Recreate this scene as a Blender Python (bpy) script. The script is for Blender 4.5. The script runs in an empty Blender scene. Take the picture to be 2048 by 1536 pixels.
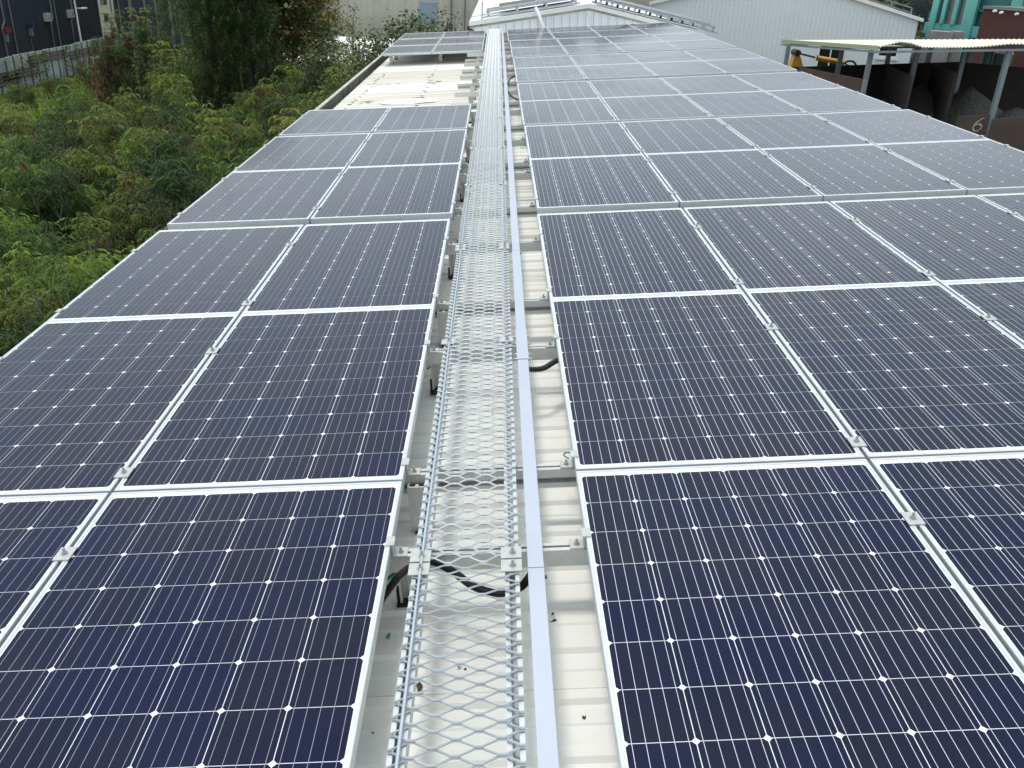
import bpy, bmesh, math, random
import numpy as np
from mathutils import Vector, Matrix
random.seed(7)
R = math.radians
S = bpy.context.scene
COL = S.collection

# ------------------------------------------------------------------ camera
CAM = Vector((0.7773, 0.7745, 1.5563))
PITCH, YAW, ROLL, FPX = 0.45267, 0.03442, 0.04501, 1746.1
fwd = Vector((math.sin(YAW)*math.cos(PITCH), math.cos(YAW)*math.cos(PITCH), -math.sin(PITCH)))
r0 = Vector((math.cos(YAW), -math.sin(YAW), 0)); u0 = r0.cross(fwd)
rgt = math.cos(ROLL)*r0 + math.sin(ROLL)*u0
upv = -math.sin(ROLL)*r0 + math.cos(ROLL)*u0
cd = bpy.data.cameras.new('camera'); cam = bpy.data.objects.new('camera', cd); COL.objects.link(cam)
cam.matrix_world = Matrix(((rgt.x, upv.x, -fwd.x, CAM.x), (rgt.y, upv.y, -fwd.y, CAM.y), (rgt.z, upv.z, -fwd.z, CAM.z), (0, 0, 0, 1)))
cd.sensor_width = 36; cd.lens = FPX/2048*36; cd.clip_start = 0.05; cd.clip_end = 1500
S.camera = cam

# ------------------------------------------------------------------ sky, sun, exposure (bright overcast)
SUN_EL, SUN_AZ = 78.0, 285.0     # azimuth clockwise from +Y: light comes from the left, a little behind the camera
W = bpy.data.worlds.new('World'); S.world = W; W.use_nodes = True
nt = W.node_tree; bg = nt.nodes['Background']
sky = nt.nodes.new('ShaderNodeTexSky'); sky.sky_type = 'NISHITA'; sky.sun_disc = False
sky.sun_elevation = R(SUN_EL); sky.sun_rotation = R(SUN_AZ); sky.dust_density = 5.0; sky.air_density = 1.2; sky.ozone_density = 1.0
hs = nt.nodes.new('ShaderNodeHueSaturation'); hs.inputs['Saturation'].default_value = 0.40
nt.links.new(sky.outputs[0], hs.inputs['Color']); ov = nt.nodes.new('ShaderNodeMix'); ov.data_type = 'RGBA'      # even cloud sheet in front of the clear sky
ov.inputs['Factor'].default_value = .72
cn = nt.nodes.new('ShaderNodeTexNoise'); cn.inputs['Scale'].default_value = 2.6; cn.inputs['Detail'].default_value = 6; cn.inputs['Roughness'].default_value = .55
ctc = nt.nodes.new('ShaderNodeTexCoord'); nt.links.new(ctc.outputs['Generated'], cn.inputs['Vector'])
cr_ = nt.nodes.new('ShaderNodeMapRange'); cr_.inputs[1].default_value = .35; cr_.inputs[2].default_value = .65; nt.links.new(cn.outputs[0], cr_.inputs[0])
cm = nt.nodes.new('ShaderNodeMix'); cm.data_type = 'RGBA'; cm.inputs['A'].default_value = (4.6, 5.35, 5.85, 1); cm.inputs['B'].default_value = (7.0, 7.75, 8.15, 1)
nt.links.new(cr_.outputs[0], cm.inputs['Factor']); nt.links.new(cm.outputs['Result'], ov.inputs['B'])
nt.links.new(hs.outputs[0], ov.inputs['A']); nt.links.new(ov.outputs['Result'], bg.inputs['Color'])
bg.inputs['Strength'].default_value = 0.15
sl = bpy.data.lights.new('sun', 'SUN'); sl.energy = 1.35; sl.angle = R(10); sl.color = (1, .96, .90)
so = bpy.data.objects.new('sun', sl); COL.objects.link(so)
sd = Vector((math.sin(R(SUN_AZ))*math.cos(R(SUN_EL)), math.cos(R(SUN_AZ))*math.cos(R(SUN_EL)), math.sin(R(SUN_EL))))
so.rotation_euler = (-sd).to_track_quat('-Z', 'Y').to_euler(); so.location = (0, 0, 30)
S.view_settings.view_transform = 'Standard'; S.view_settings.look = 'None'
S.view_settings.exposure = 0.32; S.view_settings.gamma = 1.0; S.view_settings.use_curve_mapping = False
S.render.engine = 'CYCLES'
S.cycles.max_bounces = 8; S.cycles.transparent_max_bounces = 16; S.cycles.caustics_reflective = False; S.cycles.caustics_refractive = False

# ------------------------------------------------------------------ helpers
def ray(x, y):
    return (fwd + (x-1024)/FPX*rgt - (y-768)/FPX*upv).normalized()
def at_d(x, y, D):
    d = ray(x, y); return CAM + d*(D/math.hypot(d.x, d.y))
def at_z(x, y, z):
    d = ray(x, y); return CAM + d*((z-CAM.z)/d.z)
def at_y(x, y, Y):
    d = ray(x, y); return CAM + d*((Y-CAM.y)/d.y)
def at_x(x, y, X):
    d = ray(x, y); return CAM + d*((X-CAM.x)/d.x)
SL = 0.079; XR = 1.0986
def roofz(x, h): return SL*(x-XR)+h
def at_roof(x, y, h):
    d = ray(x, y); n = Vector((-SL, 0, 1))
    return CAM + d*((h-n.dot(CAM-Vector((XR, 0, 0))))/n.dot(d))
def P(x, y, h): return Vector((x, y, roofz(x, h)))
def pix(p):
    d = Vector(p)-CAM; z = d.dot(fwd)
    if z < .05: return (-9e9, -9e9)
    return (1024+FPX*d.dot(rgt)/z, 768-FPX*d.dot(upv)/z)

class MB:
    def __init__(s): s.v = []; s.f = []; s.m = []; s.mi = 0
    def add(s, vs, fs):
        b = len(s.v); s.v += [tuple(p) for p in vs]; s.f += [tuple(i+b for i in f) for f in fs]; s.m += [s.mi]*len(fs)
    def box(s, x0, x1, y0, y1, z0, z1, M=None):
        vs = [Vector((x, y, z)) for z in (z0, z1) for y in (y0, y1) for x in (x0, x1)]
        if M: vs = [M @ v for v in vs]
        s.add(vs, [(0, 2, 3, 1), (4, 5, 7, 6), (0, 1, 5, 4), (2, 6, 7, 3), (0, 4, 6, 2), (1, 3, 7, 5)])
    def slab(s, pts, up):     # prism from a polygon and an offset vector
        n = len(pts); up = Vector(up); a = [Vector(p) for p in pts]
        s.add(a+[p+up for p in a], [tuple(range(n))[::-1], tuple(range(n, 2*n))]+[(i, (i+1) % n, n+(i+1) % n, n+i) for i in range(n)])
    def beam(s, a, b, w, h, up=(0, 0, 1)):
        a = Vector(a); b = Vector(b); d = (b-a).normalized(); u = Vector(up)
        sd = d.cross(u)
        if sd.length < 1e-4: sd = d.cross(Vector((1, 0, 0)))
        sd.normalize(); u = sd.cross(d)
        c = [sd*w/2*i+u*h/2*j for i, j in ((-1, -1), (1, -1), (1, 1), (-1, 1))]
        s.slab([a+k for k in c], b-a)
    def tube(s, pts, r, n=8, cap=True):
        pts = [Vector(p) for p in pts]; rings = []
        rr = r if isinstance(r, (list, tuple)) else [r]*len(pts)
        ref = Vector((0, 0, 1)); vs = []
        for i, p in enumerate(pts):
            d = (pts[min(i+1, len(pts)-1)]-pts[max(i-1, 0)]).normalized()
            a = d.cross(ref)
            if a.length < .05: a = d.cross(Vector((1, .2, 0)))
            a.normalize(); b = d.cross(a)
            vs += [p+(a*math.cos(2*math.pi*k/n)+b*math.sin(2*math.pi*k/n))*rr[i] for k in range(n)]
        fs = [(i*n+k, i*n+(k+1) % n, (i+1)*n+(k+1) % n, (i+1)*n+k) for i in range(len(pts)-1) for k in range(n)]
        if cap: fs += [tuple(range(n))[::-1], tuple(range((len(pts)-1)*n, len(pts)*n))]
        s.add(vs, fs)
    def extr(s, prof, x0, x1):   # profile in (y, z) extruded along x
        n = len(prof)
        s.add([(x0, y, z) for y, z in prof]+[(x1, y, z) for y, z in prof],
              [tuple(range(n)), tuple(range(2*n-1, n-1, -1))]+[(i, n+i, n+(i+1) % n, (i+1) % n) for i in range(n)])
    def extry(s, prof, y0, y1):  # profile in (x, z) extruded along y
        n = len(prof)
        s.add([(x, y0, z) for x, z in prof]+[(x, y1, z) for x, z in prof],
              [tuple(range(n))[::-1], tuple(range(n, 2*n))]+[(i, (i+1) % n, n+(i+1) % n, n+i) for i in range(n)])
    def mesh(s, name, mats, smooth=False):
        me = bpy.data.meshes.new(name); me.from_pydata(s.v, [], s.f)
        for m in (mats if isinstance(mats, (list, tuple)) else [mats]): me.materials.append(m)
        if any(s.m): me.polygons.foreach_set('material_index', s.m)
        if smooth: me.polygons.foreach_set('use_smooth', [True]*len(me.polygons))
        me.update(); return me

def link(name, data, parent=None, loc=None, rot=None, **props):
    o = bpy.data.objects.new(name, data); COL.objects.link(o)
    if parent: o.parent = parent
    if loc is not None: o.location = loc
    if rot is not None: o.rotation_euler = rot
    for k, v in props.items():
        if v: o[k] = v
    return o
def thing(name, label, cat, loc=(0, 0, 0), rot=(0, 0, 0), group=None, data=None):
    return link(name, data, None, loc, rot, label=label, category=cat, group=group)
def part(name, mb, mat, parent, smooth=False, **kw):
    return link(name, mb.mesh(name, mat, smooth), parent, **kw)
ORD = ['zeroth', 'first', 'second', 'third', 'fourth', 'fifth', 'sixth', 'seventh', 'eighth', 'ninth', 'tenth', 'eleventh', 'twelfth', 'thirteenth', 'fourteenth']

# ------------------------------------------------------------------ materials
def mat(name, col, rough=.6, metal=0, spec=.5, noise=None, bump=None, coat=0, ior=None):
    m = bpy.data.materials.new(name); m.use_nodes = True; n = m.node_tree; b = n.nodes['Principled BSDF']
    b.inputs['Base Color'].default_value = (*col, 1); b.inputs['Roughness'].default_value = rough; b.inputs['Metallic'].default_value = metal
    b.inputs['Specular IOR Level'].default_value = spec
    if ior: b.inputs['IOR'].default_value = ior
    tc = n.nodes.new('ShaderNodeTexCoord')
    if noise:    # (scale, colour 2, amount threshold lo, hi)
        sc, c2, lo, hi = noise
        t = n.nodes.new('ShaderNodeTexNoise'); t.inputs['Scale'].default_value = sc; t.inputs['Detail'].default_value = 6; t.inputs['Roughness'].default_value = .65
        n.links.new(tc.outputs['Object'], t.inputs['Vector'])
        rp = n.nodes.new('ShaderNodeMapRange'); rp.inputs[1].default_value = lo; rp.inputs[2].default_value = hi
        n.links.new(t.outputs[0], rp.inputs[0])
        mx = n.nodes.new('ShaderNodeMix'); mx.data_type = 'RGBA'
        mx.inputs['A'].default_value = (*col, 1); mx.inputs['B'].default_value = (*c2, 1)
        n.links.new(rp.outputs[0], mx.inputs['Factor']); n.links.new(mx.outputs['Result'], b.inputs['Base Color'])
    if bump:
        t = n.nodes.new('ShaderNodeTexNoise'); t.inputs['Scale'].default_value = bump[0]; t.inputs['Detail'].default_value = 4
        n.links.new(tc.outputs['Object'], t.inputs['Vector'])
        bp = n.nodes.new('ShaderNodeBump'); bp.inputs['Strength'].default_value = bump[1]; bp.inputs['Distance'].default_value = bump[2]
        n.links.new(t.outputs[0], bp.inputs['Height']); n.links.new(bp.outputs[0], b.inputs['Normal'])
    return m

M_frame = mat('anodised_frame', (.58, .615, .63), .42, .3, noise=(9, (.50, .535, .55), .45, .75))
M_back = mat('backsheet_under_glass', (.70, .735, .78), .12, 0, ior=1.3)
M_rib = mat('tinned_ribbon', (.66, .70, .77), .25, .4)
M_alu = mat('mill_aluminium', (.60, .605, .585), .42, .3, noise=(30, (.52, .525, .505), .4, .7))
M_clamp = mat('clamp_aluminium', (.50, .515, .50), .45, .3, noise=(40, (.42, .43, .42), .4, .7))
M_steel = mat('bolt_steel', (.45, .45, .45), .35, .8)
M_galv = mat('galvanised_steel', (.50, .535, .555), .5, .35, noise=(14, (.40, .43, .45), .4, .7))
M_duct = mat('duct_aluminium', (.46, .50, .575), .45, .3, noise=(3, (.42, .46, .535), .4, .7))
M_black = mat('black_plastic', (.012, .012, .013), .45)
M_green = mat('green_wire_sheath', (.02, .22, .10), .5)
M_wire = mat('steel_cable', (.50, .56, .62), .4, .6)
M_dry = mat('dry_leaf', (.09, .06, .04), .8)

# cells: dark blue mono silicon behind glass, faint per-cell tone
def cell_mat():
    m = bpy.data.materials.new('silicon_cell_under_glass'); m.use_nodes = True; n = m.node_tree; b = n.nodes['Principled BSDF']
    tc = n.nodes.new('ShaderNodeTexCoord'); oi = n.nodes.new('ShaderNodeObjectInfo')
    t = n.nodes.new('ShaderNodeTexNoise'); t.inputs['Scale'].default_value = 2.2; t.inputs['Detail'].default_value = 3
    gm = n.nodes.new('ShaderNodeNewGeometry')
    n.links.new(gm.outputs['Position'], t.inputs['Vector'])
    ad = n.nodes.new('ShaderNodeMath'); ad.operation = 'MULTIPLY_ADD'; ad.inputs[1].default_value = .35
    n.links.new(oi.outputs['Random'], ad.inputs[0]); n.links.new(t.outputs[0], ad.inputs[2])
    rp = n.nodes.new('ShaderNodeMapRange'); rp.inputs[1].default_value = .3; rp.inputs[2].default_value = 1.0
    n.links.new(ad.outputs[0], rp.inputs[0])
    mx = n.nodes.new('ShaderNodeMix'); mx.data_type = 'RGBA'; mx.inputs['A'].default_value = (.0018, .0036, .033, 1); mx.inputs['B'].default_value = (.0048, .0058, .019, 1)
    n.links.new(rp.outputs[0], mx.inputs['Factor'])
    # dust film, in specks and streaks
    d = n.nodes.new('ShaderNodeTexNoise'); d.inputs['Scale'].default_value = 38; d.inputs['Detail'].default_value = 8; d.inputs['Roughness'].default_value = .75
    n.links.new(gm.outputs['Position'], d.inputs['Vector'])
    dr = n.nodes.new('ShaderNodeMapRange'); dr.inputs[1].default_value = .66; dr.inputs[2].default_value = .85; dr.inputs[4].default_value = .25
    n.links.new(d.outputs[0], dr.inputs[0])
    mx2 = n.nodes.new('ShaderNodeMix'); mx2.data_type = 'RGBA'; mx2.inputs['B'].default_value = (.13, .13, .15, 1)
    n.links.new(dr.outputs[0], mx2.inputs['Factor']); n.links.new(mx.outputs['Result'], mx2.inputs['A'])
    g = n.nodes.new('ShaderNodeTexNoise'); g.inputs['Scale'].default_value = 1.1; g.inputs['Detail'].default_value = 7; g.inputs['Roughness'].default_value = .62
    n.links.new(gm.outputs['Position'], g.inputs['Vector'])
    gr = n.nodes.new('ShaderNodeMapRange'); gr.inputs[1].default_value = .42; gr.inputs[2].default_value = .75; gr.inputs[4].default_value = .04
    n.links.new(g.outputs[0], gr.inputs[0])
    mx3 = n.nodes.new('ShaderNodeMix'); mx3.data_type = 'RGBA'; mx3.inputs['B'].default_value = (.16, .16, .155, 1)
    n.links.new(gr.outputs[0], mx3.inputs['Factor']); n.links.new(mx2.outputs['Result'], mx3.inputs['A']); n.links.new(mx3.outputs['Result'], b.inputs['Base Color'])
    ro = n.nodes.new('ShaderNodeMapRange'); ro.inputs[1].default_value = .35; ro.inputs[2].default_value = .7; ro.inputs[3].default_value = .09; ro.inputs[4].default_value = .20
    n.links.new(g.outputs[0], ro.inputs[0]); n.links.new(ro.outputs[0], b.inputs['Roughness'])
    b.inputs['Specular Tint'].default_value = (.84, .93, 1, 1); b.inputs['IOR'].default_value = 1.30
    return m
M_cell = cell_mat()

def roof_mat():
    m = mat('cream_painted_sheet', (.74, .74, .66), .5)
    n = m.node_tree; b = n.nodes['Principled BSDF']; gm = n.nodes.new('ShaderNodeNewGeometry')
    mp = n.nodes.new('ShaderNodeMapping'); mp.inputs['Scale'].default_value = (.35, 2.0, 1)
    n.links.new(gm.outputs['Position'], mp.inputs['Vector'])
    t = n.nodes.new('ShaderNodeTexNoise'); t.inputs['Scale'].default_value = 1.3; t.inputs['Detail'].default_value = 8; t.inputs['Roughness'].default_value = .7
    n.links.new(mp.outputs[0], t.inputs['Vector'])
    rp = n.nodes.new('ShaderNodeMapRange'); rp.inputs[1].default_value = .42; rp.inputs[2].default_value = .72
    n.links.new(t.outputs[0], rp.inputs[0])
    mx = n.nodes.new('ShaderNodeMix'); mx.data_type = 'RGBA'; mx.inputs['A'].default_value = (.83, .835, .79, 1); mx.inputs['B'].default_value = (.80, .79, .715, 1)
    n.links.new(rp.outputs[0], mx.inputs['Factor'])
    t2 = n.nodes.new('ShaderNodeTexNoise'); t2.inputs['Scale'].default_value = 7; t2.inputs['Detail'].default_value = 9; t2.inputs['Roughness'].default_value = .8
    n.links.new(mp.outputs[0], t2.inputs['Vector'])
    r2 = n.nodes.new('ShaderNodeMapRange'); r2.inputs[1].default_value = .60; r2.inputs[2].default_value = .80; r2.inputs[4].default_value = .55
    n.links.new(t2.outputs[0], r2.inputs[0])
    mx2 = n.nodes.new('ShaderNodeMix'); mx2.data_type = 'RGBA'; mx2.inputs['B'].default_value = (.48, .44, .34, 1)
    n.links.new(r2.outputs[0], mx2.inputs['Factor']); n.links.new(mx.outputs['Result'], mx2.inputs['A']); n.links.new(mx2.outputs['Result'], b.inputs['Base Color'])
    return m
M_roof = roof_mat()
M_stain = mat('sealant_stain', (.12, .10, .075), .8, noise=(20, (.34, .29, .22), .4, .6))
M_patch = mat('white_patch_paint', (.82, .82, .80), .5)
M_white = mat('white_wall_sheet', (.72, .75, .78), .55, noise=(1.1, (.68, .71, .74), .4, .7))
M_trim = mat('white_trim', (.78, .78, .77), .45)

# ------------------------------------------------------------------ ground
GZ = -6.0
gmb = MB(); gmb.add([(-400, -200, GZ), (400, -200, GZ), (400, 600, GZ), (-400, 600, GZ)], [(0, 1, 2, 3)])
M_gnd = mat('weedy_soil', (.06, .065, .03), .95, noise=(.35, (.11, .10, .075), .42, .62))
link('ground', gmb.mesh('ground', M_gnd), kind='structure')
ymb = MB(); ymb.add([(7, 22, GZ+.004), (120, 22, GZ+.004), (120, 150, GZ+.004), (7, 150, GZ+.004)], [(0, 1, 2, 3)])
link('yard_pavement', ymb.mesh('yard_pavement', mat('grey_yard_concrete', (.16, .155, .145), .9, noise=(.4, (.11, .105, .10), .4, .65))), kind='structure')

# ------------------------------------------------------------------ factory roof that carries the array
fb = thing('factory_building', 'low factory building with cream ribbed metal roof carrying the solar panels', 'building', (0, 0, 0))
ROOF_H = -.285
PITCHY = .195
def rib_profile(y0, n):
    pr = []
    for i in range(n):
        y = y0+i*PITCHY
        pr += [(y, 0), (y+.062, 0), (y+.068, .006), (y+.082, .006), (y+.088, 0), (y+.135, 0), (y+.145, .016), (y+.178, .016), (y+.188, 0)]
    pr.append((y0+n*PITCHY+.03, 0))
    return pr
XL, XRR = -1.52, 5.0
def sheet_mesh():
    pr = rib_profile(0, 5); mb = MB(); n = len(pr); cs = math.hypot(1, SL)
    xs = [XL, -.6, .4, 1.4, 3, XRR]
    for x in xs:
        for y, z in pr: mb.v.append((x, y, roofz(x, ROOF_H)+z))
    k = len(xs)
    for j in range(k-1):
        for i in range(n-1): mb.f.append((j*n+i, (j+1)*n+i, (j+1)*n+i+1, j*n+i+1)); mb.m.append(0)
    b = len(mb.v)     # lower skin gives the sheet its thickness
    for x in xs:
        for y, z in pr: mb.v.append((x, y, roofz(x, ROOF_H)+z-.0025))
    for j in range(k-1):
        for i in range(n-1): mb.f.append((b+j*n+i, b+j*n+i+1, b+(j+1)*n+i+1, b+(j+1)*n+i)); mb.m.append(0)
    for i in range(n-1): mb.f.append((i, i+1, b+i+1, b+i)); mb.m.append(0)
    for j in range(k-1): mb.f.append((j*n, b+j*n, b+(j+1)*n, (j+1)*n)); mb.m.append(0)
    return mb.mesh('roof_sheet', M_roof)
sm = sheet_mesh()
M_aged = M_roof.copy(); M_aged.name = 'aged_cream_sheet'
for nd in M_aged.node_tree.nodes:
    if nd.type == 'MAPPING': nd.inputs['Scale'].default_value = (.22, 3.2, 1)
    if nd.type == 'MIX':
        if not nd.inputs['A'].is_linked: nd.inputs['A'].default_value = (.66, .645, .58, 1); nd.inputs['B'].default_value = (.54, .48, .365, 1)
        else: nd.inputs['B'].default_value = (.42, .33, .22, 1)
sm2 = sm.copy(); sm2.materials[0] = M_aged
Y0 = 2.61-3*5*PITCHY
for k in range(28):
    y = Y0+k*5*PITCHY
    if y > 24.3: break
    link('roof_sheet', sm2 if 11.5 < y < 19.5 and k % 3 != 1 else sm, fb, (0, y, .0028*(k % 2)))
YEND = 24.35
mb = MB()   # gutter: trough along the left eave
for a, b_ in ((-1.72, -1.70), (-1.56, -1.54)): mb.box(a, b_, Y0, YEND, roofz(-1.6, ROOF_H)-.14, roofz(-1.6, ROOF_H)+(.012 if a < -1.6 else -.03))
mb.box(-1.70, -1.56, Y0, YEND, roofz(-1.6, ROOF_H)-.14, roofz(-1.6, ROOF_H)-.125)
part('gutter', mb, mat('weathered_gutter', (.22, .21, .18), .8, noise=(4, (.09, .085, .07), .4, .62)), fb)
mb = MB(); mb.box(-1.50, -1.42, Y0, YEND-.1, GZ, roofz(-1.5, ROOF_H)-.03); mb.box(4.86, 4.94, Y0, YEND-.1, GZ, roofz(4.9, ROOF_H)-.03)
part('wall', mb, mat('factory_wall', (.45, .46, .43), .7), fb)
mb = MB(); mb.box(-1.75, -1.697, Y0, YEND, roofz(-1.6, ROOF_H)+.014, roofz(-1.6, ROOF_H)+.03)
part('gutter_lip', mb, mat('pale_gutter_lip', (.50, .49, .43), .7, noise=(3, (.36, .34, .29), .4, .65)), fb)
# screw rows with dark sealant in the bare strip of roof
mb = MB()
for x0, x1 in ((-1.36, -1.22), (-.28, -.35)):
    y = 11.95
    while y < 18.9:
        x = x0+(x1-x0)*(y-11.9)/7+random.uniform(-.03, .03)
        for _ in range(random.choice((1, 1, 2))):
            s = random.uniform(.008, .03)
            pts = [P(x+random.uniform(-.02, .02)+s*math.cos(a)*random.uniform(.5, 1.3), y+s*1.0*math.sin(a)*random.uniform(.4, 1.1), ROOF_H+.018) for a in [i*math.pi/3 for i in range(6)]]
            mb.slab(pts, (0, 0, .008))
        y += PITCHY*random.choice((1, 1, 2))
part('screw_sealant', mb, M_stain, fb, kind='stuff')
def blob(cx, cy, rx, ry, h, t=.004, n=22, seed=1):
    rr = random.Random(seed); mb = MB()
    mb.slab([P(cx+rx*math.cos(2*math.pi*i/n)*(1+rr.uniform(-.12, .12)), cy+ry*math.sin(2*math.pi*i/n)*(1+rr.uniform(-.2, .2)), h) for i in range(n)], (0, 0, t))
    return mb
c = at_roof(818, 205, ROOF_H)
part('patch', blob(c.x, c.y, .44, .26, ROOF_H+.017, .004, seed=3), M_patch, fb)
for (px, py, rx, ry, sd_) in ((868, 166, .10, .2, 8), (768, 171, .28, .05, 9), (832, 199, .14, .06, 10), (735, 208, .10, .12, 12)):
    c = at_roof(px, py, ROOF_H)
    mb = MB(); rr = random.Random(sd_)
    for _ in range(9):
        x = c.x+rr.uniform(-rx, rx); y = c.y+rr.uniform(-ry, ry); s = rr.uniform(.012, .035)
        mb.slab([P(x+s*1.6*math.cos(a)*rr.uniform(.5, 1.2), y+s*.7*math.sin(a)*rr.uniform(.5, 1.2), ROOF_H+.0215) for a in [i*math.pi/4 for i in range(8)]], (0, 0, .003))
    part('rust_stain', mb, M_stain, fb, kind='stuff')

# ------------------------------------------------------------------ solar panels
PW, PL, PC = .986, 1.6535, .15925
def octagon(mb, cx, cy, z0, z1, s=.0784, c=.0084):
    a = s; b = s-c
    pts = [(-b, -a), (b, -a), (a, -b), (a, b), (b, a), (-b, a), (-a, b), (-a, -b)]
    v = [(cx+x, cy+y, z1) for x, y in pts]+[(cx+x, cy+y, z0) for x, y in pts]
    mb.add(v, [tuple(range(8))]+[(i, i+8, (i+1) % 8+8, (i+1) % 8) for i in range(8)])
ZC = -.0022
mb = MB(); octagon(mb, 0, 0, ZC-.0006, ZC); me_cell = mb.mesh('cell', M_cell)
cells = [((PW-6*PC)/2+(i+.5)*PC, .028+(j+.5)*PC) for j in range(10) for i in range(6)]
mb = MB()
for x, y in cells: octagon(mb, x, y, ZC-.0006, ZC)
me_cells = mb.mesh('cells', M_cell)
mb = MB()
for i in range(6):
    for k in range(5):
        x = (PW-6*PC)/2+i*PC+(k+.5)*PC/5
        mb.box(x-.0007, x+.0007, .024, .028+10*PC+.004, ZC, ZC+.0003)
me_bus = mb.mesh('busbar', M_rib)
me_busL = me_bus.copy(); me_busL.materials[0] = mat('dim_glint_ribbon', (.27, .29, .35), .35, .3)  # left array: weaker glint at this view angle painted as darker ribbon colour
mb = MB(); mb.box(.0105, PW-.0105, .0105, PL-.0105, -.006, ZC-.0006); me_back = mb.mesh('backsheet', M_back)
def frame_mesh():
    mb = MB(); t = .0105; lp = .0012
    prof = [(0, -.04), (0, -lp), (lp, 0), (t-.001, 0), (t, -.001), (t, -.04)]
    def ring(off, z): return [(off, off, z), (PW-off, off, z), (PW-off, PL-off, z), (off, PL-off, z)]
    vs = []
    for o, z in prof: vs += ring(o, z)
    fs = []
    for k in range(len(prof)):
        a = k*4; b = ((k+1) % len(prof))*4
        for i in range(4): fs.append((a+i, a+(i+1) % 4, b+(i+1) % 4, b+i))
    mb.add(vs, fs); return mb.mesh('frame', M_frame)
me_frame = frame_mesh()
def clamp_mesh():      # mid clamp: top plate bridging two frames
    mb = MB(); mb.box(-.025, .025, -.032, .032, .0005, .0045); mb.box(-.0045, .0045, -.03, .03, -.035, .0005)
    return mb.mesh('clamp', M_clamp)
def bolt_mesh():
    mb = MB()
    for r, a, b, n in ((.011, .0045, .0063, 12), (.0078, .0063, .0125, 6), (.004, .0125, .024, 8)):
        mb.tube([(0, 0, a), (0, 0, b)], r, n)
    return mb.mesh('bolt', M_steel)
def end_clamp(sgn):    # plate over frame edge (towards -sgn) and a block down to the rail
    mb = MB(); x = sorted((-.014*sgn, .012*sgn)); mb.box(x[0], x[1], -.022, .022, .0005, .004)
    x = sorted((.002*sgn, .006*sgn)); mb.box(x[0], x[1], -.022, .022, -.040, .0005)
    x = sorted((.006*sgn, .048*sgn)); mb.box(x[0], x[1], -.022, .022, -.044, -.038)
    return mb.mesh('clamp', M_clamp)
me_mid, me_bolt, me_eR, me_eL = clamp_mesh(), bolt_mesh(), end_clamp(1), end_clamp(-1)

RAILS = [1.90, 2.955, 3.421, 4.484, 5.106, 6.155, 7.024, 8.141, 8.556, 9.613, 10.458, 11.495, 12.173, 13.223, 14.15, 15.125, 15.936, 16.958, 17.584, 18.69, 19.616, 20.459, 21.57, 22.386, 23.494]
GY = [0.0, 3.322, 6.765, 10.233, 13.777, 17.209, 20.683]
GX = [0, .001, .007, .002, 0, -.014, -.043]
GZo = [0, .001, .007, -.002, -.002, .003, -.006]
GS = [0, -.0006, -.0011, -.0027, -.0025, -.0017, -.0027]
CP = .9988
def panel(x, y, z, s, label, group, individual, ncol, col, side, nbolt):
    rt = thing('solar_panel', label, 'solar panel', (x, y, z), (0, -s, 0), group)
    link('frame', me_frame, rt); link('backsheet', me_back, rt)
    if individual:
        for cx, cy in cells: link('cell', me_cell, rt, (cx, cy, 0))
    else:
        o = link('cells', me_cells, rt); o['kind'] = 'stuff'
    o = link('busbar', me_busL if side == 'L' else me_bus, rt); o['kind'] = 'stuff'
    for ry in RAILS:
        v = ry-y
        if not (.03 < v < PL-.03): continue
        if col < ncol-1:
            c = link('clamp', me_mid, rt, (PW+(CP-PW)/2, v, 0))
            if nbolt: link('bolt', me_bolt, c)
        if col == ncol-1:
            c = link('clamp', me_eR, rt, (PW, v, 0))
            if nbolt: link('bolt', me_bolt, c, (.027, 0, -.043))
        if col == 0:
            c = link('clamp', me_eL, rt, (0, v, 0))
            if nbolt: link('bolt', me_bolt, c, (-.027, 0, -.043))
    return rt
row = 0
for g in range(7):
    for r in range(2):
        if g == 0 and r == 0: continue
        row += 1
        y = GY[g]+r*(PL+.0035)+.0015
        s = .0813+GS[g]
        for c in range(4):
            xx = c*CP-.003
            panel(XR+GX[g]+xx*math.cos(s), y, GZo[g]+xx*math.sin(s), s,
                  f'solar panel right of the mesh walkway, {ORD[c+1]} column from the walkway, {ORD[row]} row from camera',
                  'solar panels of the right array', (row <= 3 and not (row == 1 and c > 1)), 4, c, 'R', y < 9)
row = 0
for g in range(4):
    for r in range(2):
        if (g == 0 and r == 0) or (g == 3 and r == 1): continue
        row += 1
        y = GY[g]-.0132+r*(PL+.0035)+.0015
        s = .0775+GS[g]
        for c in range(2):
            xx = c*CP-.003
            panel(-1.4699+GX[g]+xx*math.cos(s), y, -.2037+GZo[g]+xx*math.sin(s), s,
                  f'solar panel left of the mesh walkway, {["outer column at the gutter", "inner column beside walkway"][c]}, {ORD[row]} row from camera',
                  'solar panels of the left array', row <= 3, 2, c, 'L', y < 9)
for r in range(3):
    for c in range(2):
        xx = c*CP-.003; s = .0721
        panel(-1.448+xx, 19.053+r*(PL+.0035), -.219+xx*math.sin(s)+.005*r*PL, s,
              f'solar panel of the far left block on tall legs, {["outer", "inner"][c]} column, {["front", "middle", "rear"][r]} row',
              'solar panels of the far left block', False, 2, c, 'S', False)

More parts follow.
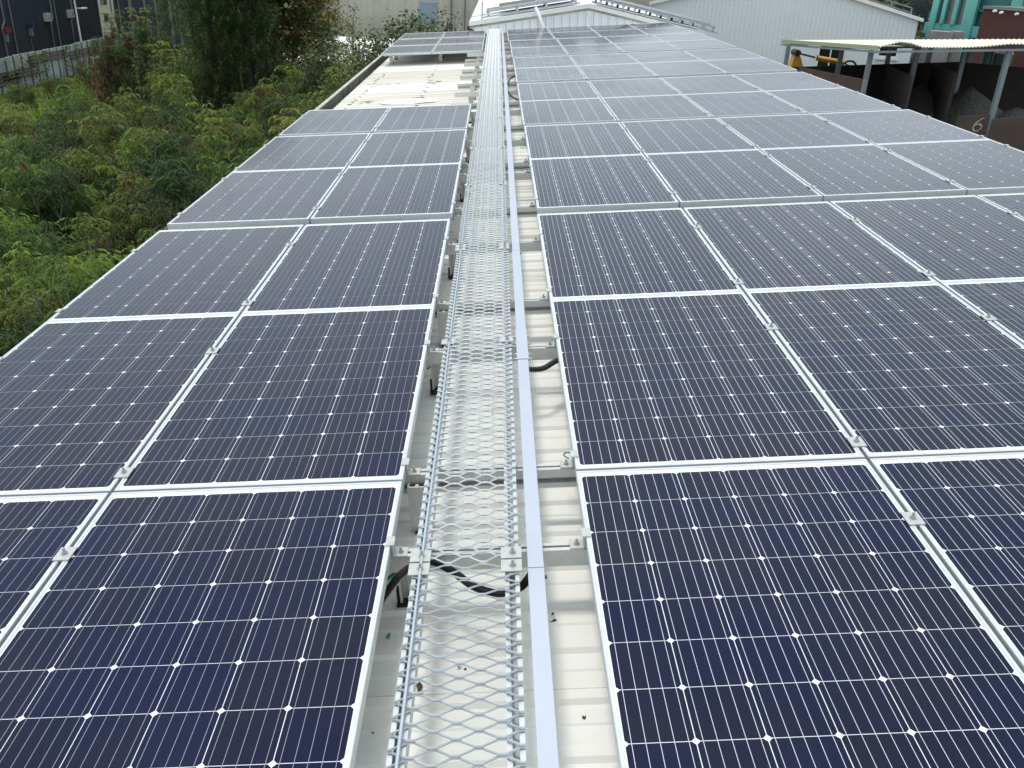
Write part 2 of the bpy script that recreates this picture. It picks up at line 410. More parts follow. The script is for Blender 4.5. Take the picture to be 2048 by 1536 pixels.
# ------------------------------------------------------------------ mounting rails with legs
profA = [(-.02, -.06), (.02, -.06), (.02, 0), (.005, 0), (.005, -.03), (-.005, -.03), (-.005, 0), (-.02, 0)]
profB = [(-.02, -.075), (.02, -.075), (.02, 0), (.005, 0), (.005, -.03), (-.005, -.03), (-.005, 0), (-.02, 0), (-.02, -.034), (.006, -.034), (.006, -.056), (-.02, -.056)]
mb = MB()   # leg: slotted extrusion standing on the roof, open side to the rail
pr = [(-.034, -.016), (.034, -.016), (.034, .016), (.026, .016), (.026, -.009), (.006, -.009), (.006, .006), (-.006, .006), (-.006, -.009), (-.026, -.009), (-.026, .016), (-.034, .016)]
mb.slab([(x, y, -.215) for x, y in pr][::-1], (0, 0, .185)); me_leg = mb.mesh('leg', M_alu)
mb = MB(); mb.box(-.02, .045, -.03, .03, -.232, -.213); mb.box(.03, .045, -.012, .012, -.213, -.165); me_foot = mb.mesh('foot', M_black)
HR = -.0455
for i, ry in enumerate(RAILS):
    if ry < 11.6: xl = -1.50
    elif ry < 19: xl = .24
    else: xl = -1.48
    half = 'near' if i % 2 else 'far'
    n_row = (i+2)//2
    kind_b = (i % 2 == 0 and i > 0)
    rl = thing('mounting_rail', f'aluminium mounting rail under the walkway at the {["near", "far"][(i+1) % 2]} end of the {ORD[n_row]} panel row', 'mounting rail',
               (XR, ry, HR), (0, -math.atan(SL), 0), 'mounting rails across the roof')
    mb = MB(); mb.extr(profB if kind_b else profA, (xl-XR), (5.06-XR)); part('beam', mb, M_alu, rl)
    xs = [.545] if ry < 18.8 else [.545, -.33, -1.33]
    if 11.6 < ry < 18.8: xs = [.46]
    for x in xs:
        lg = link('leg', me_leg, rl, (x-XR, -.038 if kind_b else .038, 0), (0, 0, 0 if kind_b else math.pi))
        link('foot', me_foot, lg)
# ------------------------------------------------------------------ mesh walkway
X0, X1 = .583, .891
SWD, LWH = .0471, .0515
def deck_mesh(flip, length):
    mb = MB(); n = int(length/(SWD/2)); ph = (.684-X0) % LWH
    xs = []
    k = -1
    while True:
        c = X0+ph+k*LWH
        if c > X1+LWH: break
        xs.append((k, c)); k += 1
    w, t = (.0056, .0032) if flip else (.0070, .0038)
    for s in range(n):
        yc = (s+.5)*SWD/2; pts = []
        for k, c in xs:
            up = 1 if (k+s) % 2 == 0 else -1
            y = yc+up*(SWD/4-.0012); z = up*.0022*(1 if flip else -1)
            pts += [(c-.0085, y, z), (c+.0085, y, z)]
        # clip to the deck width
        cl = []
        for a, b in zip(pts, pts[1:]):
            for q0 in ((a, b),):
                lo, hi = a, b
                if hi[0] < X0 or lo[0] > X1: continue
                def lerp(x): u = (x-lo[0])/(hi[0]-lo[0]); return tuple(lo[m]+u*(hi[m]-lo[m]) for m in range(3))
                a2 = lerp(X0) if lo[0] < X0 else lo; b2 = lerp(X1) if hi[0] > X1 else hi
                if not cl: cl.append(a2)
                cl.append(b2)
        tilt = .75 if flip else -.45
        cw = [(dy*math.cos(tilt)-dz*math.sin(tilt), dy*math.sin(tilt)+dz*math.cos(tilt)) for dy, dz in ((-w/2, -t/2), (w/2, -t/2), (w/2, t/2), (-w/2, t/2))]
        vs = []; m = len(cl)
        for x, y, z in cl: vs += [(x, y+a, z+b) for a, b in cw]
        fs = [(j*4+i, j*4+(i+1) % 4, j*4+4+(i+1) % 4, j*4+4+i) for j in range(m-1) for i in range(4)]+[(0, 1, 2, 3), (m*4-4, m*4-1, m*4-2, m*4-3)]
        mb.add(vs, fs)
    return mb.mesh('deck_mesh', M_galv)
SEC = [(-.24, 2.83), (2.83, 5.90), (5.90, 9.00), (9.00, 12.2), (12.2, 15.35), (15.35, 18.4), (18.4, 21.4), (21.4, 24.25)]
deck = {}
def channel_mesh(L):
    w = .041; mb = MB(); t = .0025; h = .041
    pr = [(0, 0), (w, 0), (w, h), (w-.0125, h), (w-.0125, h-.006), (w-.0100, h-.006), (w-.0100, h-t), (w-t, h-t), (w-t, t), (t, t), (t, h-t), (.0100, h-t), (.0100, h-.006), (.0125, h-.006), (.0125, h), (0, h)]
    mb.extry(pr, 0, L); return mb
mb = MB(); mb.box(-.03, .03, -.0265, .0265, 0, .0035); me_plate = mb.mesh('clamp_plate', M_clamp)
for k, (a, b) in enumerate(SEC):
    rt = thing('walkway_section', f'galvanised expanded mesh walkway section on two channels, {ORD[k+1]} section from the camera', 'walkway',
               (XR, a, 0), (0, -math.atan(SL), 0), 'walkway sections between the arrays')
    L = b-a
    key = (k > 0, round(L, 2))
    if key not in deck: deck[key] = deck_mesh(k > 0, L-.006)
    d = link('deck_mesh', deck[key], rt, (-XR, .003, .0035))
    for x in (X0, X1-.041):
        ch = part('channel', channel_mesh(L-.006), M_frame, rt); ch.location = (x-XR, .003, -.0445)
    ys = [.03, L-.03, L/2+.09] if k else [L-.03]
    for y in ys:
        for x in (X0+.02, X1-.022):
            pl = link('clamp_plate', me_plate, rt, (x-XR, y, .0075))
            if b < 12: link('bolt', me_bolt, pl, (.004, 0, -.001))
cb = MB(); pts = [P(.6095+.0012*math.sin(i*.9), -.2+i*.25, .0135+.0012*math.sin(i*1.7)) for i in range(99)]
cb.tube(pts, .0042, 8)
cable = thing('steel_cable', 'long steel lifeline cable lying along the left edge of the mesh walkway', 'cable', data=cb.mesh('steel_cable', M_wire, True))
# hooks that tie the cable down on the far sections
hk = MB()
for y in (7.2, 9.05, 10.5, 12.25, 15.4):
    p = P(.6095, y, .01); hk.tube([p+Vector((-.02, 0, -.01)), p+Vector((-.012, 0, .03)), p+Vector((.012, 0, .03)), p+Vector((.02, 0, -.01))], .003, 6)
part('cable_clip', hk, M_steel, cable)

# ------------------------------------------------------------------ cable duct
DS = [-.3, 2.80, 4.25, 4.60, 5.83, 8.3, 11.2, 14.2, 17.2, 20.2, 24.3]
for k in range(len(DS)-1):
    a, b = DS[k], DS[k+1]
    e = .0025 if k == 2 else 0
    rt = thing('cable_duct', ['plain', 'plain', 'short coupling', 'plain', 'plain', 'plain', 'plain', 'plain', 'plain', 'plain'][k]+f' aluminium cable duct length beside the walkway, {ORD[k+1]} length from the camera', 'cable duct',
               (XR, a, 0), (0, -math.atan(SL), 0), 'cable duct lengths along the walkway')
    x0, x1 = .9155-XR-e, .9625-XR+e; L = b-a-.003
    mb = MB(); mb.box(x0+.0015, x1-.0015, 0, L, -.0445, -.006+e); part('body', mb, M_duct, rt)
    mb = MB(); t = .0018
    pr = [(x0, -.014+e), (x0, e-.001), (x0+.001, e), (x1-.001, e), (x1, e-.001), (x1, -.014+e), (x1-t+.0008, -.014+e), (x1-t+.0008, e-.0052), (x0+t-.0008, e-.0052), (x0+t-.0008, -.014+e)]
    mb.extry(pr, 0, L); part('lid', mb, M_duct, rt)
    if k == 2:
        mb = MB()
        for yy in (.05, .1, .22, .3):
            for sx, xx in ((-1, x0), (1, x1)): mb.tube([(xx-.001*sx, yy, -.022), (xx+.004*sx, yy, -.022), (xx+.016*sx, yy, -.022)], [.007, .007, .0035], 8)
        part('side_bolts', mb, M_steel, rt)
    elif k in (0, 3):
        mb = MB(); mb.tube([(x1-.001, L-.03, -.01), (x1+.006, L-.03, -.01)], .006, 8); part('lid_screw', mb, M_black, rt)

# ------------------------------------------------------------------ conduits, ground wires, litter
def spline(ctrl, n):
    c = [Vector(p) for p in ctrl]; c = [c[0]*2-c[1]]+c+[c[-1]*2-c[-2]]; out = []
    for i in range(1, len(c)-2):
        for k in range(n):
            t = k/n; p0, p1, p2, p3 = c[i-1:i+3]
            out.append(.5*((2*p1)+(p2-p0)*t+(2*p0-5*p1+4*p2-p3)*t*t+(3*p1-p0-3*p2+p3)*t**3))
    out.append(c[-2]); return out
def conduit(ctrl, label, r=.0125, n=60):
    pts = spline(ctrl, n); 
    mb = MB(); mb.tube(pts, [r*(1.0 if i % 4 < 2 else .76) for i in range(len(pts))], 10)
    thing('conduit', label, 'conduit', data=mb.mesh('conduit', M_black))
A = at_roof
conduit([A(735, 1240, -.16), A(772, 1187, -.12), A(800, 1150, -.075), A(835, 1128, -.062), A(868, 1124, -.062), A(905, 1143, -.068), A(950, 1174, -.075), A(1000, 1187, -.072), A(1040, 1175, -.06), A(1062, 1150, -.05)],
        'black corrugated conduit snaking under the nearest mesh walkway section into the duct')
conduit([A(1150, 706, -.06), A(1112, 722, -.055), A(1085, 737, -.055), A(1052, 739, -.045)], 'short black conduit running from duct to right array near the second row', .013, 30)
conduit([A(1045, 149, -.06), A(1030, 152, -.05), A(1020, 158, -.05), A(1016, 168, -.05)], 'far black conduit arching from duct to right array', .014, 20)
conduit([A(1048, 200, -.06), A(1032, 198, -.06), A(1022, 192, -.06), A(1017, 184, -.05)], 'far black conduit bowing below the arched one beside duct', .014, 20)
def gwire(pts, label, r=.0028):
    mb = MB(); mb.tube(spline(pts, 10), r, 6); thing('ground_wire', label, 'wire', data=mb.mesh('ground_wire', M_green, True), group='green ground wires')
gwire([A(868, 712, -.1), A(860, 726, -.12), A(855, 738, -.14), A(862, 732, -.15), A(869, 716, -.11)], 'green ground wire looped beside a leg at the second left row')
gwire([A(806, 1123, -.1), A(800, 1138, -.12), A(786, 1150, -.13), A(772, 1160, -.14)], 'thick green ground wire beside the nearest leg at the walkway', .006)
gwire([A(900, 500, -.1), A(897, 506, -.14), A(902, 513, -.15), A(907, 506, -.11)], 'green ground wire looped at the third left row')
gwire([A(1137, 917, -.05), A(1128, 911, -.07), A(1130, 906, -.08), A(1140, 905, -.06), A(1144, 899, -.06)], 'dark green wire end at the clamp right of the duct')
gwire([A(1041, 281, -.06), A(1041, 293, -.1), A(1046, 297, -.11), A(1050, 284, -.07)], 'thin green wire hanging under the right array, fourth row')
gwire([A(1023, 186, -.06), A(1032, 181, -.1), A(1036, 190, -.1), A(1037, 178, -.07)], 'thin green wire beside the far bowed conduit', .003)
def litter(px, py, w, l, seed, m, label, name='dry_leaf'):
    rr = random.Random(seed); c = at_roof(px, py, ROOF_H+.004); mb = MB(); n = 9; ang = rr.uniform(0, 3)
    top = []
    for i in range(n):
        a = 2*math.pi*i/n; q0 = (w*math.cos(a)*rr.uniform(.45, 1.2), l*math.sin(a)*rr.uniform(.45, 1.2))
        x = q0[0]*math.cos(ang)-q0[1]*math.sin(ang); y = q0[0]*math.sin(ang)+q0[1]*math.cos(ang)
        top.append((c.x+x, c.y+y, roofz(c.x+x, ROOF_H+.004)+rr.uniform(0, .012)))
    mb.slab(top, (0, 0, .002)); thing(name, label, 'leaf' if name == 'dry_leaf' else 'scrap', data=mb.mesh(name, m))
litter(837, 1376, .012, .03, 1, M_dry, 'large dark dry leaf under the left edge of the near walkway mesh')
litter(838, 1392, .01, .018, 2, M_dry, 'smaller dark dry leaf just nearer than the large one under the mesh')
litter(1168, 1437, .007, .006, 3, M_dry, 'small brown leaf on cream roof right of the duct')
litter(1105, 1232, .006, .006, 4, M_dry, 'curled leaf bit on roof beside duct seam')
litter(1108, 1245, .003, .012, 5, M_dry, 'thin dry twig on roof just below the curled leaf bit')
litter(918, 1337, .004, .009, 6, M_dry, 'dark leaf fragment seen through the near walkway mesh')
litter(930, 1341, .004, .008, 7, M_dry, 'right one of two leaf fragments seen through the near mesh')
litter(776, 1275, .009, .006, 8, M_green, 'dark green plastic scrap on roof beside the near left panel', 'plastic_scrap')
litter(985, 826, .010, .005, 9, M_green, 'bright green plastic scrap under the second walkway section', 'plastic_scrap')
litter(746, 1470, .004, .004, 10, M_dry, 'tiny dark speck leaf beside the near left panel edge')

#@@BACKGROUND@@
# ------------------------------------------------------------------ gable building behind the array
gb = thing('gabled_shed', 'white ribbed metal shed with low gable right behind the far end of array', 'building', (0, 0, 0))
YG = 24.6
e0 = at_y(938, 52, YG); rd = at_y(1178, 16, YG); xe = 2*rd.x-e0.x; ze = e0.z
LY = 45.0
XA, XB = e0.x+.06, xe-.06
def gz(x): return rd.z-(rd.z-ze)*abs(x-rd.x)/(rd.x-e0.x)
mb = MB(); mb.slab([(XA, YG+.05, GZ), (XB, YG+.05, GZ), (XB, YG+.05, gz(XB)-.06), (rd.x, YG+.05, rd.z-.06), (XA, YG+.05, gz(XA)-.06)], (0, .08, 0))
part('wall', mb, M_white, gb)
x = XA+.04; M_seam = mat('sheet_seam', (.30, .32, .34), .7)
while x < XB:
    mb = MB(); mb.box(x, x+.03, YG+.022, YG+.048, -1.2, gz(x)-.07); part('wall_rib', mb, M_white, gb)
    mb = MB(); mb.box(x+.031, x+.043, YG+.044, YG+.049, -1.2, gz(x)-.07); part('wall_seam', mb, M_seam, gb); x += .2
for sx in (-1, 1):
    xa = e0.x if sx < 0 else xe
    mb = MB(); mb.slab([(xa, YG, ze), (rd.x, YG, rd.z), (rd.x, YG, rd.z+.1), (xa, YG, ze+.1)], (0, .022, 0)); part('fascia', mb, M_trim, gb)
    mb = MB(); mb.slab([(xa, YG+.024, ze+.05), (rd.x, YG+.024, rd.z+.05), (rd.x, YG+.024, rd.z+.09), (xa, YG+.024, ze+.09)], (0, LY-YG, 0)); part('roof', mb, M_trim, gb)
mb = MB(); q0 = at_y(1071, 14, YG-.05); q1 = at_y(1088, 56, YG-.05); mb.tube([q0, q1, (q1.x+.05, q1.y, -.6)], .045, 10); part('drain_pipe', mb, M_trim, gb, True)
mb = MB(); g0 = Vector((e0.x-.02, YG+.03, ze+.0)); mb.tube([g0, g0+Vector((0, .0, -.08)), g0+Vector((.10, 0, -.10)), g0+Vector((.16, 0, -.16)), g0+Vector((.16, 0, -.8))], .035, 8); part('downpipe', mb, M_black, gb, True)
# racks with panels on the gable roof (only their front edges reach into the picture)
for sx, lab in ((-1, 'left'), (1, 'right')):
    ux = Vector((sx*(rd.x-e0.x), 0, ze-rd.z)).normalized(); nrm = Vector((-ux.z*sx, 0, abs(ux.x)))
    base = Vector((rd.x, YG+.35, rd.z+.09)) if sx < 0 else Vector((rd.x, YG+.25, rd.z+.09))
    h = .20
    for k in range(2 if sx < 0 else 3):
        s0 = .28+k*1.0 if sx < 0 else .22+k*1.0
        rt = thing('solar_panel', f'solar panel on the {lab} slope of white gabled shed, {ORD[k+1]} from the ridge', 'solar panel', (0, 0, 0), group=f'panels on the {lab} slope of the gabled shed')
        a = base+ux*s0+nrm*h; b = base+ux*(s0+.98)+nrm*h
        mb = MB(); mb.slab([a, b, b+Vector((0, 1.65, 0)), a+Vector((0, 1.65, 0))], nrm*.04); part('frame', mb, M_frame, rt)
        mb = MB(); i_ = .015; mb.slab([a+ux*i_+Vector((0, i_, 0)), b-ux*i_+Vector((0, i_, 0)), b-ux*i_+Vector((0, 1.65-i_, 0)), a+ux*i_+Vector((0, 1.65-i_, 0))], nrm*.0405); part('cells', mb, M_cell, rt)
    ln = 2.6 if sx < 0 else 3.35
    for j, yy in enumerate((.05, 1.2)):
        rk = thing('panel_rack', f'grey rack on the {lab} slope of gabled shed, {["front", "rear"][j]} frame', 'rack', (0, 0, 0), group='racks on the gabled shed')
        o = base+Vector((0, yy, 0))
        mb = MB(); mb.beam(o+ux*.2+nrm*(h-.035), o+ux*ln+nrm*(h-.035), .05, .05, nrm); part('rail', mb, M_galv, rk)
        mb = MB(); mb.beam(o+ux*.2+nrm*.04, o+ux*(ln+.12)+nrm*.04, .05, .04, nrm); part('rail', mb, M_galv, rk)
        n = 4 if sx < 0 else 11
        for k in range(n):
            s_ = .3+k*(ln-.35)/(n-1); mb = MB(); mb.beam(o+ux*s_+nrm*.05, o+ux*s_+nrm*(h-.05), .06, .05, (0, 1, 0)); part('post', mb, M_galv, rk)
rp = thing('roof_railing', 'grey handrail at the left eave of the white gabled shed', 'railing')
mb = MB(); o = Vector((e0.x+.1, YG+.2, ze+.08))
mb.tube([o+Vector((.22, 0, 0)), o+Vector((.22, 0, .5))], .02, 6); mb.tube([o+Vector((-.05, 0, .12)), o+Vector((.7, 0, .28))], .015, 6); part('rail', mb, M_galv, rp)

# ------------------------------------------------------------------ cream warehouse behind the shrubs
def ribbed_wall(rt, p0, p1, z0, z1, m, step, rib=.05, out=None, name='wall_sheet', ribname='wall_rib', zf=None, jw=.007):
    p0 = Vector((p0[0], p0[1], 0)); p1 = Vector((p1[0], p1[1], 0)); d = (p1-p0); L = d.length; d.normalize()
    nn = Vector(out); nn.normalize(); n = int(L/step)
    for k in range(n):
        a = p0+d*(k*step+.006); b = p0+d*((k+1)*step-.006)
        ta, tb = (z1, z1) if zf is None else (zf(k*step), zf((k+1)*step))
        mb = MB(); mb.slab([(a.x, a.y, z0), (b.x, b.y, z0), (b.x, b.y, tb), (a.x, a.y, ta)], nn*.05); part(name, mb, m, rt)
    mb = MB()
    for k in range(n+1):
        a = p0+d*(k*step); t = z1 if zf is None else zf(min(k*step, L))
        q = [a-d*jw, a+d*jw]; mb.slab([(q[0].x, q[0].y, z0), (q[1].x, q[1].y, z0), (q[1].x, q[1].y, t), (q[0].x, q[0].y, t)], nn*.02)
    part('joint_strip', mb, mat(m.name+'_joint', tuple(.82*c for c in m.node_tree.nodes['Principled BSDF'].inputs['Base Color'].default_value[:3]), .8), rt)
M_cream = mat('cream_weathered_sheet', (.52, .50, .42), .7, noise=(.8, (.42, .40, .33), .42, .68))
cw = thing('cream_warehouse', 'tall cream ribbed metal warehouse behind shrubs, with a blue patch on its wall', 'building')
ribbed_wall(cw, (-10.7, 64), (6.1, 64), -3.9, 4.0, M_cream, .42, out=(0, -1, 0), jw=.022)
mb = MB(); mb.box(-10.6, 6, 64.1, 74, GZ, 3.9); part('body', mb, M_cream, cw)
mb = MB(); mb.box(-10.95, -10.72, 63.9, 64.2, GZ, 4.0); part('corner_trim', mb, mat('yellow_trim', (.45, .36, .08), .6), cw)
mb = MB(); mb.box(-10.6, 6, 63.9, 63.99, GZ, -3.55); part('base_wall', mb, mat('dark_base', (.10, .10, .09), .9, noise=(1, (.2, .19, .17), .4, .7)), cw)
mb = MB(); mb.box(-4.3, -3.15, 63.90, 63.945, -2.5, -1.3); part('sheet_patch', mb, mat('blue_grey_sheet', (.26, .33, .42), .6), cw)
mb = MB(); mb.box(-4.35, -3.05, 63.91, 63.94, -1.28, -.2); part('sheet_patch', mb, mat('pale_grey_sheet', (.40, .42, .41), .6), cw)
for x in (-2.2, -1.3, -.2):
    mb = MB(); mb.tube([(x, 63.8, -3.5), (x+.03, 63.8, 3)], .05, 6); part('pipe', mb, mat('grey_pipe', (.16, .16, .15), .6), cw)
wl = thing('low_white_roof', 'low shed with white sheet roof half hidden behind the shrubs', 'shed')
mb = MB(); mb.slab([(-11.5, 49, -3.95), (-2.5, 49, -3.95), (-2.5, 61, -3.4), (-11.5, 61, -3.4)], (0, 0, .06)); part('roof', mb, M_patch, wl)
mb = MB(); mb.box(-11.3, -2.7, 49.3, 60.8, GZ, -3.98); part('wall', mb, M_cream, wl)

# ------------------------------------------------------------------ dark building and fence on the far left
M_dark = mat('charcoal_cladding', (.020, .026, .034), .55, noise=(.3, (.026, .033, .042), .4, .7))
db = thing('dark_factory', 'large charcoal grey factory with pipes and air conditioners beyond the fence', 'building')
XD = -29.0
c1 = at_x(207, 80, XD).y
yy = 40.0
while yy < c1:
    y2 = min(yy+3.2, c1); mb = MB(); mb.box(XD-.1, XD, yy+.02, y2-.02, GZ, 4.5); part('wall_panel', mb, M_dark, db); yy += 3.2
mb = MB(); mb.box(XD-14, XD-.12, 40, c1-.05, GZ, 4.4); part('body', mb, M_dark, db)
M_pipe = mat('grey_downpipe', (.16, .18, .19), .6)
for (xa, ya, xb, yb, dr) in ((96, 0, 112, 103, 1), (0, 0, 15, 127, 1), (136, 0, 153, 93, 1), (18, 0, 36, 118, 0), (108, 0, 122, 100, 0), (217, 0, 226, 70, 1)):
    if xa == 217: a, b = at_x(xa, ya, XD+2.5), at_x(xb, yb, XD+2.5)
    else: a, b = at_x(xa, ya, XD+.1), at_x(xb, yb, XD+.1)
    mb = MB()
    if dr: mb.tube([(a.x, (a.y+b.y)/2+.3, a.z), (a.x, (a.y+b.y)/2+.3, (a.z*2+b.z)/3), (b.x, (a.y+b.y)/2-.1, (a.z*2+b.z)/3-.35), (b.x, (a.y+b.y)/2-.1, -5.9)], .055, 6)
    else: mb.tube([(a.x, (a.y+b.y)/2, a.z), (a.x, (a.y+b.y)/2, -5.9)], .04, 6)
    part('downpipe', mb, M_pipe, db)
def ac_unit(px, py, X, label, group='air conditioners on the dark factory'):
    p = at_x(px, py, X); rt = thing('air_conditioner', label, 'air conditioner', p, group=group); rt.scale = (.62, .62, .68)
    mb = MB(); mb.box(.02, .42, -.5, .5, -.36, .36); part('housing', mb, mat('ac_white', (.46, .46, .42), .5), rt)
    mb = MB(); mb.tube([(.42, .15, 0), (.445, .15, 0)], .29, 20); part('fan_grille', mb, mat('ac_grille', (.24, .24, .23), .6), rt)
    mb = MB(); [mb.box(.421, .44, -.45+.0, -.22, -.3+.1*k, -.24+.1*k) for k in range(6)]; part('louvre', mb, mat('ac_louvre', (.33, .33, .31), .6), rt)
    mb = MB(); [mb.beam((.0, yv, -.38), (.4, yv, -.38), .05, .05) for yv in (-.35, .35)]; part('bracket', mb, M_galv, rt)
ac_unit(91, 34, XD, 'air conditioner unit lower left of the pair on dark wall, above the fence vines')
ac_unit(137, 27, XD, 'air conditioner unit right of the pair on dark wall, beside the white lamp post')
ac_unit(203, 2, XD, 'air conditioner unit at the top edge near the corner of dark factory')
ac_unit(231, -4, XD+1.5, 'air conditioner unit beyond the corner of dark factory, furthest right')
def wallbox(name, px, py, sx, sy, sz, col, label):
    p = at_x(px, py, XD); rt = thing(name, label, 'wall box', p); rt.scale = (.7, .6, .7)
    mb = MB(); mb.box(.02, sx, -sy/2, sy/2, -sz/2, sz/2); part('cover', mb, mat(name+'_paint', col, .5), rt)
    mb = MB(); mb.box(.02, sx*.6, -sy/4, sy/4, -sz/2-.75, -sz/2-.01); part('casing', mb, mat(name+'_casing', (.16, .17, .17), .6), rt)
    mb = MB(); mb.box(.02, .06, -.03, .03, -3.3, -sz/2-.76); part('pipe', mb, M_pipe, rt)
wallbox('red_hood', 6, 60, .5, .9, .4, (.17, .035, .03), 'red ventilation hood on the dark wall at the left picture edge')
wallbox('blue_hood', 56, 50, .5, .7, .32, (.02, .025, .10), 'dark blue ventilation hood with grey casing on the dark wall')
lp = thing('lamp_post', 'slender white lamp post with a short arm in front of the dark factory', 'lamp post')
b = at_x(164, 92, XD+2.2)
mb = MB(); mb.tube([(b.x, b.y, GZ), (b.x, b.y-.1, 4.2)], [.06, .045], 8); part('pole', mb, M_trim, lp)
h = at_x(152, 16, XD+2.2); mb = MB(); mb.beam((b.x, b.y, h.z), (b.x, b.y+1.2, h.z-.05), .05, .05); part('arm', mb, M_trim, lp)
mb = MB(); mb.box(b.x-.12, b.x+.12, b.y+.7, b.y+1.5, h.z-.1, h.z-.02); part('lamp_head', mb, M_trim, lp)
# second building with pale vertical pilasters, seen between trees
bb = thing('glazed_annex', 'blue grey annex with pale vertical pilasters between dark factory and trees', 'building')
mb = MB(); mb.box(-27.5, -10.95, 71.5, 78, GZ, 4.5); part('wall', mb, mat('blue_grey_glazing', (.055, .075, .095), .35), bb)
for k in range(18):
    x = -27.2+k*.92+random.uniform(-.2, .2); w = random.choice((.06, .12, .2)); mb = MB(); mb.box(x, x+w, 71.3, 71.48, GZ, 4.5); part('pilaster', mb, mat('pale_pilaster', (.24, .25, .21), .6) if k == 0 else bpy.data.materials['pale_pilaster'], bb)

M_fence = mat('fence_sheet', (.44, .50, .51), .6, noise=(1.2, (.34, .39, .39), .45, .7))
M_post = mat('fence_post', (.10, .11, .10), .7)
M_plank = mat('rusty_fence_rail', (.13, .10, .08), .8, noise=(3, (.22, .19, .16), .4, .7))
fe = thing('panel_fence', 'old grey sheet metal fence with vines in front of the dark factory', 'fence')
XF = -25.2; y = 46.0; k = 0
rr = random.Random(4)
while y < 68:
    w = .86
    mb = MB(); zt = GZ+1.78+rr.uniform(-.03, .03); zb = GZ+.05
    mb.box(XF-.02, XF+.02, y+.06, y+w-.06, zb, zt); part('fence_panel', mb, M_fence, fe)
    mb = MB(); mb.box(XF-.05, XF+.05, y-.05, y+.05, GZ, zt-.04); part('post', mb, M_post, fe)
    y += w; k += 1
for (ya, yb, z0) in ((49.5, 54.0, .62), (52.5, 57.5, 1.15), (57.6, 61.8, .95), (61.5, 66.0, .9), (46.0, 51.5, .45)):
    for q in range(3):
        mb = MB(); mb.box(XF+.06, XF+.12, ya+rr.uniform(-.3, .3), yb+rr.uniform(-.3, .3), GZ+z0+q*.19, GZ+z0+.09+q*.19); part('rail_plank', mb, M_plank, fe)

# ------------------------------------------------------------------ white warehouse on the right
wb = thing('white_warehouse', 'large white ribbed metal warehouse with gable roof and two white framed windows', 'building')
pa, pb = at_d(1300, 5, 70), at_d(1838, 40, 70)
dv = Vector((pb.x-pa.x, pb.y-pa.y, 0)); WL = dv.length; du = dv.normalized(); out = Vector((du.y, -du.x, 0))
if out.y > 0: out = -out
zl, zr, zp = pa.z-.15, pb.z-.05, 1.25
apex = WL*.48
def zf(t): return zl+(zp-zl)*t/apex if t < apex else zp+(zr-zp)*(t-apex)/(WL-apex)
M_wh = mat('white_warehouse_sheet', (.72, .765, .775), .6, noise=(.5, (.69, .735, .745), .4, .7))
ribbed_wall(wb, (pa.x, pa.y), (pb.x, pb.y), GZ, 0, M_wh, .30, out=out, zf=zf)
bk = -out*20
pts = [(pa.x, pa.y, GZ), (pb.x, pb.y, GZ), (pb.x, pb.y, zr-.05), (pa.x+du.x*apex, pa.y+du.y*apex, zp-.05), (pa.x, pa.y, zl-.05)]
mb = MB(); mb.slab([Vector(p)-out*.03 for p in pts], bk); part('body', mb, M_wh, wb)
for t0, t1 in ((0, apex), (apex, WL+.25)):
    a = pa+du*t0; b = pb+du*(t1-WL); za, zb = zf(t0), (zf(t1) if t1 <= WL else zr-.05)
    A0, B0 = Vector((a.x, a.y, za)), Vector((b.x, b.y, zb))
    mb = MB(); mb.slab([A0+out*.35, B0+out*.35, B0+out*.35+Vector((0, 0, .22)), A0+out*.35+Vector((0, 0, .22))], -out*.1); part('fascia', mb, M_trim, wb)
    mb = MB(); mb.slab([A0+out*.24, B0+out*.24, B0+out*.24+bk, A0+out*.24+bk], (0, 0, .18)); part('roof', mb, M_trim, wb)
def window(px0, py0, px1, py1, name='window'):
    c = at_d((px0+px1)/2, (py0+py1)/2, 61.5); 
    # point on the facade under that sight line
    d = ray((px0+px1)/2, (py0+py1)/2); t = ((pa+out*.06)-CAM).dot(out)/d.dot(out); c = CAM+d*t
    w = (px1-px0)/FPX*(c-CAM).length; h = (py1-py0)/FPX*(c-CAM).length
    def bar(u0, u1, v0, v1, d0, d1):
        mb = MB(); a = c+du*u0; b = c+du*u1
        mb.slab([Vector((a.x, a.y, c.z+v0))+out*d0, Vector((b.x, b.y, c.z+v0))+out*d0, Vector((b.x, b.y, c.z+v1))+out*d0, Vector((a.x, a.y, c.z+v1))+out*d0], out*(d1-d0)); return mb
    f = MB()
    for args in ((-w/2-.12, w/2+.12, h/2, h/2+.12), (-w/2-.12, w/2+.12, -h/2-.14, -h/2), (-w/2-.12, -w/2, -h/2, h/2), (w/2, w/2+.12, -h/2, h/2), (-.04, .04, -h/2, h/2)):
        m_ = bar(*args, 0, .09); f.add(m_.v, m_.f)
    win = part(name, f, M_trim, wb)
    for s in (-1, 1):
        p_ = bar(min(0.04*s, s*w/2), max(.04*s, s*w/2), -h/2, h/2, .0, .03); part('pane', p_, M_glass, win)
    p_ = bar(-w/2-.2, w/2+.2, -h/2-.26, -h/2-.15, 0, .16); part('sill', p_, M_trim, win)
M_glass = mat('dark_window_glass', (.018, .02, .018), .12, ior=1.5)
window(1640, 97, 1678, 140); window(1762, 95, 1790, 110)
rk = thing('panel_rack', 'grey rack edge along the right roof slope of the white warehouse', 'rack')
M_rack = mat('grey_rack_steel', (.20, .215, .23), .6)
for v, w_ in ((.62, .09), (.32, .06)):
    a = pa+du*(apex+.8); b = pb+du*(-.6); mb = MB(); mb.beam(Vector((a.x, a.y, zf(apex+.8)+v)), Vector((b.x, b.y, zf(WL-.6)+v)), .1, w_); part('rail', mb, M_rack, rk)
